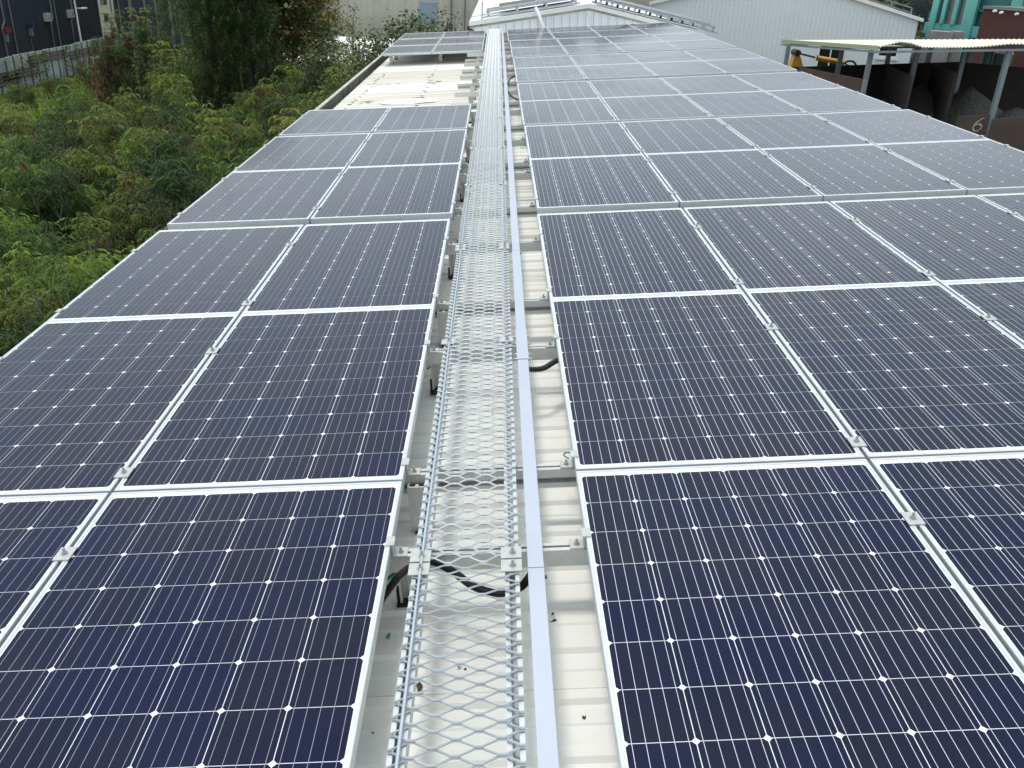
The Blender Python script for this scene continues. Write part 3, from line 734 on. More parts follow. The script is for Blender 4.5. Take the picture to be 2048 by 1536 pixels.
for k in range(7):
    t = apex+.8+k*(WL-.6-apex-.8)/6; a = pa+du*t; mb = MB(); mb.beam((a.x, a.y, zf(t)+.16), (a.x, a.y, zf(t)+.6), .08, .08); part('post', mb, M_rack, rk)
# ------------------------------------------------------------------ open bin shed on the right
sh = thing('bin_shed', 'open shed with pale yellow corrugated roof on steel posts over dark gravel bins', 'shed')
FL, CN, FR, BR = at_d(1565, 81, 60), at_d(1757, 94, 51), at_d(2100, 88, 50), at_d(2100, 78, 66)
M_yel = mat('pale_yellow_sheet', (.70, .70, .56), .55, noise=(.6, (.64, .625, .50), .4, .7))
M_fasc = mat('olive_fascia', (.33, .38, .26), .6)
M_spost = mat('shed_post', (.20, .24, .27), .55)
mb = MB(); nu, nv = 150, 10
for layer in (0, -.03):
    for i in range(nu+1):
        u = i/nu
        for j in range(nv+1):
            v = j/nv
            p = (CN*(1-u)+FR*u)*(1-v)+(FL*(1-u)+BR*u)*v
            sag = float(np.interp(u, (0, .06, .13, .2, .28, .4, .55, .65, .78, .88, 1), (0, .12, .24, .17, -.03, -.06, -.07, -.04, .05, .03, -.03)))*(1-v)**1.3
            mb.v.append((p.x, p.y, p.z+sag+.035*math.sin(i*math.pi/1.5)+layer))
n = (nu+1)*(nv+1)
for i in range(nu):
    for j in range(nv):
        a = i*(nv+1)+j; b = a+nv+1; mb.f.append((a, b, b+1, a+1)); mb.m.append(0); mb.f.append((n+a, n+a+1, n+b+1, n+b)); mb.m.append(0)
for i in range(nu): a = i*(nv+1); b = a+nv+1; mb.f.append((a, n+a, n+b, b)); mb.m.append(0)
part('roof_sheet', mb, M_yel, sh)
mb = MB(); mb.slab([FL+Vector((0, 0, -.15)), CN+Vector((0, 0, -.15)), CN+Vector((0, 0, .06)), FL+Vector((0, 0, .06))], (-.06, -.03, 0)); part('fascia', mb, M_fasc, sh)
mb = MB()
for a, b in ((FL, CN), (CN, FR), ((FL+CN)/2, (BR+FR)/2), (FL, BR)):
    mb.beam(a+Vector((0, 0, -.24)), b+Vector((0, 0, -.24)), .1, .1)
part('eave_beam', mb, M_spost, sh)
def lerp(a, b, t): return a*(1-t)+b*t
for px, py, D in ((1577, 92, 59), (1684, 99, 57), (1743, 103, 52.2), (1780, 98, 59.5), (1836, 98, 53.6), (1862, 96, 58.5), (1931, 98, 55.5), (1944, 101, 60), (2019, 101, 50.4)):
    q = at_d(px, py, D)
    mb = MB(); mb.box(q.x-.11, q.x+.11, q.y-.11, q.y+.11, GZ, q.z+.06); part('post', mb, M_spost, sh)
M_bin = mat('rusty_bin_steel', (.013, .010, .009), .85, noise=(.7, (.028, .018, .012), .45, .68))
M_binf = mat('rusty_bin_front', (.075, .05, .038), .85, noise=(1.2, (.05, .04, .035), .4, .65))
bw = thing('aggregate_bins', 'row of dark rusty steel gravel bins under the yellow shed roof', 'storage bins')
B0, B1 = at_d(1585, 134, 58), at_d(2110, 140, 59)
def wall(a, b, za, zb_, th, name, m, label=None):
    a = Vector((a.x, a.y, 0)); b = Vector((b.x, b.y, 0)); d = (b-a).normalized(); s = Vector((-d.y, d.x, 0))*th/2; mb = MB()
    mb.slab([a-s+Vector((0, 0, GZ)), b-s+Vector((0, 0, GZ)), b-s+Vector((0, 0, zb_)), a-s+Vector((0, 0, za))], s*2); return part(name, mb, m, bw, label=label)
Bm = at_d(1915, 124, 58.4)
wall(B0, Bm, B0.z, Bm.z, .2, 'rear_wall', M_bin); wall(Bm, B1, Bm.z, B1.z, .2, 'rear_wall', M_bin)
def divider(xb, yb, xf, yf, D):
    a, b = at_d(xb, yb, 57.7), at_d(xf, yf, D); wall(a, b, a.z, b.z, .16, 'divider_wall', M_bin)
divider(1775, 131, 1821, 151, 50.9); divider(1868, 128, 1914, 147, 50.4)
def front(pxa, pya, Da, pxb, pyb, Db, m):
    a, b = at_d(pxa, pya, Da), at_d(pxb, pyb, Db); wall(a, b, a.z, b.z, .12, 'front_panel', m); return a, b
front(1600, 134, 57.6, 1733, 160, 51.6, M_binf)
mb = MB(); q = at_d(1731, 160, 51.5); mb.box(q.x-.09, q.x+.09, q.y-.09, q.y+.09, GZ, q.z); part('stanchion', mb, M_spost, bw)
front(1736, 243, 51.0, 1820, 238, 50.6, M_binf)
a6, b6 = front(1916, 233, 49.9, 1981, 229, 49.7, M_binf)
front(1985, 238, 49.3, 2110, 229, 49.0, M_binf)
# painted number on the front panel
fc = bpy.data.curves.new('bin_number', 'FONT'); fc.body = '6'; fc.size = 1.08; fc.extrude = .004; fc.align_x = 'CENTER'; fc.align_y = 'CENTER'; fc.shear = .25; fc.offset = -.02
M_paint = mat('white_number_paint', (.42, .40, .36), .8, noise=(3, (.2, .17, .14), .45, .62))
fo = bpy.data.objects.new('tmp_text', fc); COL.objects.link(fo)
dg = bpy.context.evaluated_depsgraph_get(); me6 = bpy.data.meshes.new_from_object(fo.evaluated_get(dg)); bpy.data.objects.remove(fo)
me6.materials.clear(); me6.materials.append(M_paint)
dpan = Vector((b6.x-a6.x, b6.y-a6.y, 0)).normalized(); npan = Vector((dpan.y, -dpan.x, 0))
if npan.y > 0: npan = -npan
c6 = CAM+ray(1953, 250)*(((a6+npan*.075)-CAM).dot(npan)/ray(1953, 250).dot(npan))
n6 = link('number', me6, bw); n6.matrix_world = Matrix(((dpan.x, 0, npan.x, c6.x), (dpan.y, 0, npan.y, c6.y), (0, 1, npan.z, c6.z), (0, 0, 0, 1)))
# gravel heaps in the bins
def heap(cx, cy, r, h, seed, m, label):
    rr = random.Random(seed); mb = MB(); nr, ns = 22, 64
    for i in range(nr+1):
        f = i/nr
        for k in range(ns):
            a = 2*math.pi*k/ns; q = r*f*(1+.1*math.sin(3*a+seed)); z = h*(1-(f*f*.35+f*.65)**.9)+rr.uniform(-.025, .025)*(f > 0)
            mb.v.append((cx+q*math.cos(a), cy+q*math.sin(a), GZ+.006+max(0, z)))
    for i in range(nr):
        for k in range(ns): mb.f.append((i*ns+k, i*ns+(k+1) % ns, (i+1)*ns+(k+1) % ns, (i+1)*ns+k)); mb.m.append(0)
    thing('gravel_heap', label, 'gravel heap', data=mb.mesh('gravel_heap', m), group=None)
M_grav = mat('grey_gravel', (.085, .083, .08), .95, noise=(9, (.05, .045, .04), .4, .62), bump=(20, .6, .04))
for (px, py, D, r, h, sd_, lb) in ((1835, 200, 55.5, 3.4, 2.2, 1, 'grey gravel heap in the bin left of the number six panel'), (1935, 205, 55, 3.2, 2.4, 2, 'grey gravel heap in the bin behind the number six panel'), (2040, 205, 55, 3, 1.6, 3, 'dark gravel heap in the bin at the right edge')):
    p = at_d(px, py, D); heap(p.x, p.y, r, h, sd_, M_grav, lb)
p = at_d(1835, 66, 78); heap(p.x, p.y, 6, 3.6, 5, M_grav, 'grey gravel pile beyond the white warehouse corner')
p = at_d(1812, 118, 74); heap(p.x, p.y, 4.5, 2.4, 6, M_grav, 'grey gravel pile seen under the shed roof beside the white warehouse')

# ------------------------------------------------------------------ excavator behind the bins (boom knuckle shows above the wall)
ex = thing('excavator', 'orange yellow excavator boom knuckle with hydraulic cylinder in front of white warehouse', 'excavator')
M_exy = mat('excavator_orange', (.50, .26, .03), .5, noise=(2, (.38, .18, .02), .45, .7))
M_exd = mat('excavator_dark', (.02, .02, .022), .5)
D = 61.5
k0 = at_d(1594, 104, D); sdx = rgt.copy(); sdx.z = 0; sdx.normalize(); bd = Vector((-sdx.y, sdx.x, 0))
def sil(pts, th): 
    mb = MB(); v = [at_d(x, y, D) for x, y in pts]; mb.slab(v, bd*th); return mb
mb = sil([(1582, 134), (1588, 118), (1591, 109), (1597, 108), (1602, 116), (1607, 136), (1612, 200), (1578, 200)], .7); part('boom', mb, M_exy, ex)
mb = MB(); a = at_d(1595, 106, D); mb.tube([a-bd*.1, a+bd*.8], .2, 14); part('pivot', mb, M_exd, ex)
a, b = at_d(1598, 107, D)+bd*.3, at_d(1634, 116, D)+bd*.3
mb = MB(); mb.tube([a, b], .06, 10); part('piston_rod', mb, M_exd, ex)
c_, d_ = at_d(1693, 127, D)+bd*.3, at_d(1636, 116.5, D)+bd*.3
mb = MB(); mb.tube([d_, c_], .15, 12); part('cylinder', mb, M_exy, ex)
mb = MB(); mb.tube([d_, d_+(c_-d_)*.04], .19, 12); part('collar', mb, M_exd, ex)
mb = MB(); mb.tube(spline([c_, at_d(1700, 123, D)+bd*.3, at_d(1711, 125, D)+bd*.3, at_d(1716, 133, D)+bd*.3], 6), .06, 8); part('hose', mb, M_exd, ex)
mb = MB(); mb.tube(spline([c_, at_d(1697, 131, D)+bd*.3, at_d(1705, 133, D)+bd*.3, at_d(1712, 134, D)+bd*.3], 6), .05, 8); part('hose', mb, M_exd, ex)
p = at_d(1620, 170, D+1); mb = MB(); mb.box(p.x-1.2, p.x+1.2, p.y-.2, p.y+2.4, GZ+.9, GZ+1.6); part('body', mb, M_exy, ex)
mb = MB(); [mb.box(p.x+o-.25, p.x+o+.25, p.y-.6, p.y+2.8, GZ+.02, GZ+.85) for o in (-1, 1)]; part('tracks', mb, M_exd, ex)

# ------------------------------------------------------------------ turquoise plant, red wall, blocks, tanks at the top right
M_teal = mat('turquoise_paint', (.13, .42, .38), .55, noise=(.8, (.10, .33, .31), .4, .7))
M_tdark = mat('turquoise_mesh_wall', (.03, .14, .13), .7)
M_brown = mat('taupe_panel', (.24, .22, .20), .7, noise=(.8, (.18, .165, .15), .4, .7))
tb = thing('turquoise_plant', 'turquoise steel batching plant building with taupe wall panels at top right', 'building')
a, b = at_d(1862, 30, 78), at_d(2100, 30, 74)
td = Vector((b.x-a.x, b.y-a.y, 0)); TL = td.length; td.normalize(); tn = Vector((td.y, -td.x, 0)); tn = tn if tn.y < 0 else -tn
def tbox(t0, t1, z0, z1, d0, d1, m, name):
    q = lambda t, d, z: Vector((a.x, a.y, 0))+td*t+tn*d+Vector((0, 0, z)); mb = MB()
    mb.slab([q(t0, d0, z0), q(t1, d0, z0), q(t1, d0, z1), q(t0, d0, z1)], tn*(d1-d0)); part(name, mb, m, tb)
zt0 = at_d(1860, 45, 78).z
tbox(0, TL, GZ, 5, -6, -.3, M_tdark, 'wall')
tbox(-.2, TL, zt0-.75, zt0, -.1, .25, M_teal, 'beam')
pw = 1/FPX*78
for k, (x0, x1) in enumerate(((1865, 1876), (1884, 1890), (1903, 1910), (1922, 1941), (1995, 2012))):
    t0 = (x0-1862)*pw*1.0; t1 = (x1-1862)*pw; tbox(t0, t1, GZ if k in (0, 3) else zt0, 5, .0, .35, M_teal, 'column')
for (x0, x1) in ((1877, 1883), (1891, 1902), (1911, 1921)):
    tbox((x0-1862)*pw, (x1-1862)*pw, zt0, 5, -.25, -.05, M_brown, 'wall_panel')
for zz in (zt0+1.0, zt0-1.6): tbox((1942-1862)*pw, TL, zz, zz+.12, -.2, .1, M_tdark, 'brace')
rb = thing('red_brown_building', 'dark red brown flat topped building with grey coping at the right edge', 'building')
a2, b2 = at_d(1962, 40, 69), at_d(2140, 50, 66)
zt = at_d(1975, 18, 69).z
dv2 = Vector((b2.x-a2.x, b2.y-a2.y, 0)); n2 = Vector((dv2.y, -dv2.x, 0)).normalized(); n2 = n2 if n2.y < 0 else -n2
M_red = mat('red_brown_wall', (.085, .030, .022), .8, noise=(.6, (.06, .024, .02), .4, .7))
mb = MB(); mb.slab([(a2.x, a2.y, GZ), (b2.x, b2.y, GZ), (b2.x, b2.y, zt), (a2.x, a2.y, zt)], -n2*6); part('wall', mb, M_red, rb)
mb = MB(); mb.slab([Vector((a2.x, a2.y, zt+.01))+n2*.15, Vector((b2.x, b2.y, zt+.01))+n2*.15, Vector((b2.x, b2.y, zt+.01))-n2*6.2, Vector((a2.x, a2.y, zt+.01))-n2*6.2], (0, 0, .18)); part('coping', mb, mat('grey_coping', (.16, .16, .16), .7), rb)
for px, py in ((1992, 22), (2005, 25), (2036, 28)):
    p = at_d(px, py, 67.4); mb = MB(); mb.tube([p, p+n2*.25], .08, 8); part('wall_lamp', mb, M_trim, rb)
M_conc = mat('grey_concrete_block', (.30, .29, .27), .85, noise=(1.2, (.24, .23, .21), .4, .7))
for k, (x0, x1, y0, y1, D, lb) in enumerate(((1865, 1908, 62, 140, 71, 'left grey concrete block wall below the turquoise plant'), (1909, 1930, 63, 140, 71.5, 'right grey concrete block wall below the turquoise plant'))):
    p, q = at_d(x0, y0, D), at_d(x1, y0, D); mb = MB(); mb.slab([(p.x, p.y, GZ), (q.x, q.y, GZ), (q.x, q.y, p.z), (p.x, p.y, p.z)], (.3, 1.2, 0)); thing('concrete_block', lb, 'concrete block', data=mb.mesh('concrete_block', M_conc), group='concrete blocks')
tk = [(1965, 1987, 108, 'left teal tank by the red brown wall'), (1990, 2028, 107, 'right teal tank with white top by the red brown wall')]
for x0, x1, y0, lb in tk:
    p, q = at_d(x0, y0, 64), at_d(x1, y0, 64); rt = thing('water_tank', lb, 'tank'); c = (p+q)/2; r = (q-p).length/2
    mb = MB(); mb.tube([(c.x, c.y, GZ), (c.x, c.y, c.z)], r, 20); part('body', mb, mat('teal_tank', (.07, .15, .16), .5), rt)
    mb = MB(); mb.tube([(c.x, c.y, c.z+.003), (c.x, c.y, c.z+.2)], [r*1.03, r*.8], 20); part('lid', mb, M_trim if 'right' in lb else M_tdark, rt)
cv = thing('steel_conveyor', 'dark steel conveyor frame between white warehouse and turquoise plant', 'conveyor')
for k, (xa, ya, xb, yb) in enumerate(((1760, -30, 1880, 20), (1770, -20, 1886, 30), (1832, -10, 1836, 60), (1853, -10, 1851, 60), (1832, 5, 1852, 30), (1852, 5, 1834, 30))):
    mb = MB(); mb.beam(at_d(xa, ya, 84), at_d(xb, yb, 84), .3, .3); part('strut', mb, mat('dark_steel', (.03, .032, .035), .7) if k == 0 else bpy.data.materials['dark_steel'], cv)
# far tree line and distant sheds fill the horizon behind the plant
#@@PLANTS@@
# ------------------------------------------------------------------ vegetation
def leaf_mat(name, lo, mid, hi, trans=.25):
    m = bpy.data.materials.new(name); m.use_nodes = True; n = m.node_tree; b = n.nodes['Principled BSDF']; o = n.nodes['Material Output']
    at = n.nodes.new('ShaderNodeAttribute'); at.attribute_name = 'tint'; oi = n.nodes.new('ShaderNodeObjectInfo')
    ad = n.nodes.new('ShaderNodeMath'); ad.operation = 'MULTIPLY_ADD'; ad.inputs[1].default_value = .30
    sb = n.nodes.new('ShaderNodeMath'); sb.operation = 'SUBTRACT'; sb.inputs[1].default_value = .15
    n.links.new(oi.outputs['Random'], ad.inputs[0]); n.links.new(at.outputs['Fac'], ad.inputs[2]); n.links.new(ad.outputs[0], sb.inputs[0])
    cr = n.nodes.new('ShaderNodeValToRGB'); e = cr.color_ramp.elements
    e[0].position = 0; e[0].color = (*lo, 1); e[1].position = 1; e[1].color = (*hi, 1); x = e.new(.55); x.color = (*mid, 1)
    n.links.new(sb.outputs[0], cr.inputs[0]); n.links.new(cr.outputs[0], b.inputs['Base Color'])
    b.inputs['Roughness'].default_value = .55; b.inputs['Specular IOR Level'].default_value = .3
    t = n.nodes.new('ShaderNodeBsdfTranslucent'); n.links.new(cr.outputs[0], t.inputs['Color'])
    mx = n.nodes.new('ShaderNodeMixShader'); mx.inputs[0].default_value = trans
    n.links.new(b.outputs[0], mx.inputs[1]); n.links.new(t.outputs[0], mx.inputs[2]); n.links.new(mx.outputs[0], o.inputs['Surface'])
    return m
M_leu = leaf_mat('feathery_leaf', (.016, .042, .013), (.080, .148, .022), (.30, .39, .045))
M_oliv = leaf_mat('olive_feathery_leaf', (.030, .044, .013), (.112, .142, .028), (.27, .29, .05))
M_cas = leaf_mat('dark_needle', (.018, .040, .016), (.058, .098, .030), (.14, .20, .05), .25)
M_broad = leaf_mat('broad_leaf', (.03, .05, .02), (.06, .10, .03), (.13, .16, .05))
M_redl = leaf_mat('reddish_leaf', (.05, .09, .02), (.11, .16, .03), (.25, .15, .06))
M_grass = leaf_mat('grass_blade', (.05, .10, .018), (.13, .21, .03), (.28, .36, .06))
M_pod = mat('brown_pods', (.10, .055, .03), .8, noise=(8, (.16, .085, .05), .4, .6))
M_bark = mat('grey_bark', (.20, .18, .145), .9, noise=(6, (.12, .105, .085), .4, .65))

M_dbark = mat('dark_bark', (.035, .03, .025), .9)
class LB:      # fast quad builder for leaves
    def __init__(s): s.q = []; s.t = []
    def quad(s, a, b, c, d, t): s.q.append((a, b, c, d)); s.t.append(t)
    def mesh(s, name, m):
        v = np.array(s.q, dtype=np.float32).reshape(-1, 3); n = len(s.q)
        me = bpy.data.meshes.new(name); me.vertices.add(len(v)); me.vertices.foreach_set('co', v.ravel())
        me.loops.add(4*n); me.loops.foreach_set('vertex_index', np.arange(4*n, dtype=np.int32))
        me.polygons.add(n); me.polygons.foreach_set('loop_start', np.arange(0, 4*n, 4, dtype=np.int32)); me.polygons.foreach_set('loop_total', np.full(n, 4, dtype=np.int32))
        me.update(calc_edges=True); a = me.attributes.new('tint', 'FLOAT', 'FACE'); a.data.foreach_set('value', np.clip(np.array(s.t, dtype=np.float32), 0, 1))
        me.materials.append(m); me.validate(); return me
def frond(lb, rr, base, az, ln, tint, elev, np_=6, wid=.022):
    # one bipinnate leaf: pinnae pairs along an arching rachis, each pinna a narrow drooping blade
    dx, dy = math.cos(az), math.sin(az); sx, sy = -dy, dx
    px, py, pz = base; el = elev
    for k in range(np_):
        st = ln/np_; px += dx*st*math.cos(el); py += dy*st*math.cos(el); pz += st*math.sin(el); el -= .34
        if k == 0: continue
        pl = ln*.40*(1-.5*abs(k/np_-.5)); w = wid/2
        for sg in (-1, 1):
            fx = dx*.55+sx*sg*.9+rr.uniform(-.2, .2); fy = dy*.55+sy*sg*.9+rr.uniform(-.2, .2); fz = -.42+rr.uniform(-.35, .30)
            ex, ey, ez = px+fx*pl, py+fy*pl, pz+fz*pl
            mx_, my_, mz_ = px+fx*pl*.5, py+fy*pl*.5, pz+fz*pl*.5+.006
            lb.quad((px, py, pz), (mx_+dx*w, my_+dy*w, mz_), (ex, ey, ez-.008), (mx_-dx*w, my_-dy*w, mz_-.004), tint+rr.uniform(-.08, .08))
def rosette(lb, rr, p, r, tint, nf):
    a0 = rr.uniform(0, 6.28)
    for k in range(nf):
        frond(lb, rr, p, a0+k*6.283/nf+rr.uniform(-.3, .3), r*rr.uniform(.75, 1.2), tint+rr.uniform(-.12, .12), rr.uniform(.2, .75))
def pods(mb, rr, p, n, L):
    for _ in range(n):
        a = rr.uniform(0, 6.28); x = p[0]+.06*math.cos(a); y = p[1]+.06*math.sin(a); w = .009+.02*(L > .3); l = L*rr.uniform(.6, 1.1); dx, dy = .05*math.cos(a), .05*math.sin(a)
        mb.add([(x-w, y, p[2]), (x+w, y, p[2]), (x+dx+w, y+dy, p[2]-l), (x+dx-w, y+dy, p[2]-l)], [(0, 1, 2, 3)])
def bush_variant(seed, h, rad, nclump, nros, m, podn, fr=.22, tint0=.45, podl=.2):
    rr = random.Random(seed); lb = LB(); st = MB(); pd = MB()
    for k in range(nclump):
        a = rr.uniform(0, 6.28); q = rad*math.sqrt((k+.5)/nclump)
        a = k*2.39996+rr.uniform(-.5, .5)
        top = h*(1-.30*(q/rad)**2)*rr.uniform(.66, 1.10); cx, cy = q*math.cos(a), q*math.sin(a); cr = rad*rr.uniform(.24, .40)
        tt = rr.choice((-.42, -.28, -.14, .0, .12, .32))
        st.tube([(cx*.12, cy*.12, 0), (cx*.5, cy*.5, top*.45), (cx*.9+rr.uniform(-.1, .1), cy*.9, top*.8), (cx+rr.uniform(-.1, .1), cy, top+rr.uniform(0, .25))], [.036, .026, .015, .004], 5)
        for j in range(nros):
            th = rr.uniform(0, 6.28); ph = math.acos(1-1.7*rr.random()); e_ = rr.uniform(.45, 1.15)*cr
            p = (cx+e_*math.sin(ph)*math.cos(th), cy+e_*math.sin(ph)*math.sin(th), top-cr*.6+e_*1.15*math.cos(ph))
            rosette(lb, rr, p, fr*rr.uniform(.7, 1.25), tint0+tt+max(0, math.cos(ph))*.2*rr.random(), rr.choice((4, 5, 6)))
            if j % 9 == 0: st.tube([(cx*.9, cy*.9, top*.7), p], [.010, .003], 4, False)
            if podn and rr.random() < podn: pods(pd, rr, (p[0], p[1], p[2]-.02), rr.randint(5, 12), podl)
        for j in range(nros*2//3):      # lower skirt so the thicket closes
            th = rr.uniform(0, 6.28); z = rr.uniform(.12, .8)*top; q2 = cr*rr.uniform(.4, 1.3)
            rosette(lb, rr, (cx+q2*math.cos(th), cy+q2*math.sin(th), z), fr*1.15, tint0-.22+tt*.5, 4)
    for j in range(2):      # bare pale twigs standing out of the crown
        a = rr.uniform(0, 6.28); q = rad*rr.uniform(.1, .7); x, y = q*math.cos(a), q*math.sin(a); z = h*rr.uniform(.9, 1.12)
        st.tube([(x*.5, y*.5, h*.3), (x*.9, y*.9, z*.8), (x+rr.uniform(-.15, .15), y+rr.uniform(-.15, .15), z)], [.012, .009, .004], 5, False)
        st.tube([(x*.9, y*.9, z*.8), (x+rr.uniform(-.4, .4), y+rr.uniform(-.4, .4), z*.97)], [.010, .003], 4, False)
    return st.mesh('trunk', M_bark), lb.mesh('crown', m), (pd.mesh('pods', M_pod) if pd.f else None)
M_vine = leaf_mat('creeper_leaf', (.02, .05, .014), (.06, .13, .022), (.16, .27, .04))
VAR = [bush_variant(11, 3.3, 1.5, 16, 20, M_leu, 0, .23, .42), bush_variant(12, 3.0, 1.5, 16, 20, M_leu, .02, .22, .66),
       bush_variant(13, 3.6, 1.35, 15, 20, M_leu, .02, .21, .50), bush_variant(14, 3.2, 1.45, 16, 19, M_oliv, .16, .21, .50, .22), bush_variant(15, 3.4, 1.4, 16, 19, M_oliv, .04, .23, .60)]
KIND = ['dark feathery bush', 'lime feathery bush', 'slender green bush', 'podded olive bush', 'yellowish olive bush']
def plant(var, name, label, cat, loc, rz, sc, group=None):
    rt = thing(name, label, cat, loc, (0, 0, rz), group); rt.scale = sc if isinstance(sc, tuple) else (sc,)*3
    link('trunk', var[0], rt); link('crown', var[1], rt)
    if var[2]: link('pods', var[2], rt, kind='stuff')
    return rt
rr = random.Random(21)
def inview(p, mg=160):
    x, y = pix(p); return -mg < x < 2048 and -mg < y < 1536
def vmin(u):
    for lim, v in ((60, 236), (130, 204), (215, 176), (262, 158), (385, 150), (500, 232), (560, 165), (650, 132), (720, 122), (2048, 108)):
        if u < lim: return v
nb = 0; y = 4.0; seen = {}
while y < 60:
    step = 1.7+max(0, y-14)*.018
    x = -3.0-rr.uniform(0, .5); k = 0
    if y < 11.8: where = f'beside the {ORD[max(1, min(6, int((y-1.66)/1.68)+1))]} left panel row'
    elif y < 19: where = 'beside the bare roof strip'
    elif y < 24.3: where = 'beside the far left block'
    elif y < 34: where = 'just beyond the far roof end'
    else: where = 'far back towards the fence'
    while x > -24.3:
        px_, py_ = x+rr.uniform(-.5, .5), y+rr.uniform(-.5, .5)
        s = rr.uniform(.80, 1.14); zs = s*rr.uniform(.88, 1.1)
        top = Vector((px_, py_, GZ+3.35*zs)); u, v = pix(top)
        if inview(top) and u < 830 and v > vmin(u)-6:
            w = [.25, .22, .2, .13, .20]
            if u > 300 and v > 180: w = [.20, .12, .18, .22, .28]
            if u < 300 and v > 200: w = [.22, .42, .16, .08, .12]
            i = rr.choices(range(5), w)[0]; k += 1
            key = (where, k); seen[key] = seen.get(key, 0)+1; n_ = seen[key]
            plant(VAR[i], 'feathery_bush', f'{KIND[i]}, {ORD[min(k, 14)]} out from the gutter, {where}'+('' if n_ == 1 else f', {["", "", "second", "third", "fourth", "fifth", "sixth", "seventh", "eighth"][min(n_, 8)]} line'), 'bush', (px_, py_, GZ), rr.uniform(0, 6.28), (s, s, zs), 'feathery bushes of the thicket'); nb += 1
        x -= step*rr.uniform(.85, 1.15)
    y += step*.9
print('bushes', nb)
# taller trees with their own look
tall = bush_variant(31, 5.4, 1.8, 24, 20, M_leu, .16, .28, .44, .42)
tall2 = bush_variant(32, 4.7, 1.3, 18, 20, M_oliv, .34, .26, .45, .42)
def ground_at(px, D): p = at_d(px, 150, D); return (p.x, p.y, GZ)
def tree_to(var, hv, name, label, px_, D, vt, w, rz):
    sz = (at_d(px_, vt, D).z-GZ)/hv; plant(var, name, label, 'tree', ground_at(px_, D), rz, (w, w, sz))
tree_to(tall, 5.8, 'pod_tree', 'tall feathery tree with clusters of brown pods in front of the fence end', 278, 49, 22, .92, .4)
tree_to(tall2, 5.0, 'pod_tree', 'narrow tree laden with red brown pods by the corner of the dark factory', 228, 54, 60, .62, 1.4)
tree_to(tall, 5.8, 'pod_tree', 'bare stemmed feathery tree with hanging pods left of the dark casuarinas', 362, 40, 88, .72, 2.4)
tree_to(tall2, 5.0, 'pod_tree', 'yellowish small tree with pale top in front of the dark casuarinas', 507, 31, 140, .5, 3.3)
plant(VAR[1], 'feathery_bush', 'bright lime bush standing alone against the dark casuarina shade', 'bush', ground_at(478, 30), 1.1, (.75, .75, 1.0))
dry = MB(); rq = random.Random(77)
for _ in range(150): pods(dry, rq, (rq.gauss(0, .3), rq.gauss(0, .3), rq.uniform(.2, 2.4)), 5, .35)
stt = MB(); stt.tube([(0, 0, 0), (.1, 0, 1.2), (.05, .1, 2.5)], [.04, .03, .01], 6)
p = ground_at(205, 50); rt = thing('dead_shrub', 'withered brown shrub standing in the grass before the fence', 'shrub', p); link('trunk', stt.mesh('trunk', M_bark), rt); link('crown', dry.mesh('crown', M_pod), rt)

def casuarina(seed, h, r):
    q = random.Random(seed); lb = LB(); st = MB()
    st.tube([(0, 0, 0), (.1, .05, h*.4), (0, .1, h*.75), (0, 0, h)], [.11, .08, .05, .02], 8)
    for k in range(430):
        t = q.uniform(.06, 1.0); z = h*t; rad = r*(1.1-t)**.55*q.uniform(.25, 1.1); a = q.uniform(0, 6.28)
        bx, by = rad*math.cos(a), rad*math.sin(a); tn_ = q.uniform(.05, .75)
        if k % 3 == 0: st.tube([(0, 0, z-.7), (bx*.6, by*.6, z-.2), (bx, by, z+.3)], [.03, .018, .006], 4, False)
        ln = q.uniform(.7, 1.5); lean = q.uniform(.05, .45)      # plume: a feathery upright twig
        for j in range(46):
            u = q.random(); ox = bx+lean*u*ln*math.cos(a); oy = by+lean*u*ln*math.sin(a); oz = z+u*ln-.3
            b2 = q.uniform(0, 6.28); l = q.uniform(.22, .42)*(1.15-u*.6)
            ex, ey, ez = ox+l*.75*math.cos(b2), oy+l*.75*math.sin(b2), oz+l*q.uniform(-.1, .75)
            w = .017; nx, ny = -math.sin(b2)*w, math.cos(b2)*w
            lb.quad((ox-nx, oy-ny, oz), (ox+nx, oy+ny, oz), (ex+nx*.4, ey+ny*.4, ez), (ex-nx*.4, ey-ny*.4, ez+.01), tn_+.25*u+q.uniform(-.15, .15))
    return st.mesh('trunk', M_dbark), lb.mesh('crown', M_cas), None
cas = [casuarina(41, 10.5, 2.1), casuarina(42, 9.5, 1.9)]
for k, (px_, D, s, lb_) in enumerate(((408, 45, 1.0, 'leftmost tall dark casuarina behind the bushes'), (452, 43, 1.05, 'tall dark casuarina second from the left behind the bushes'),
                                      (498, 44.5, 1.0, 'tall dark casuarina third from the left, densest crown'), (522, 48, .95, 'rightmost tall dark casuarina beside the reddish tree'), (475, 49, 1.0, 'dark casuarina standing back between the middle two'), (430, 38, .74, 'shorter dark casuarina in front of the leftmost tall one'), (508, 38, .70, 'shorter dark casuarina in front of the densest tall one'))):
    plant(cas[k % 2], 'casuarina_tree', lb_, 'tree', ground_at(px_, D), k*1.3, s, 'dark casuarina trees')

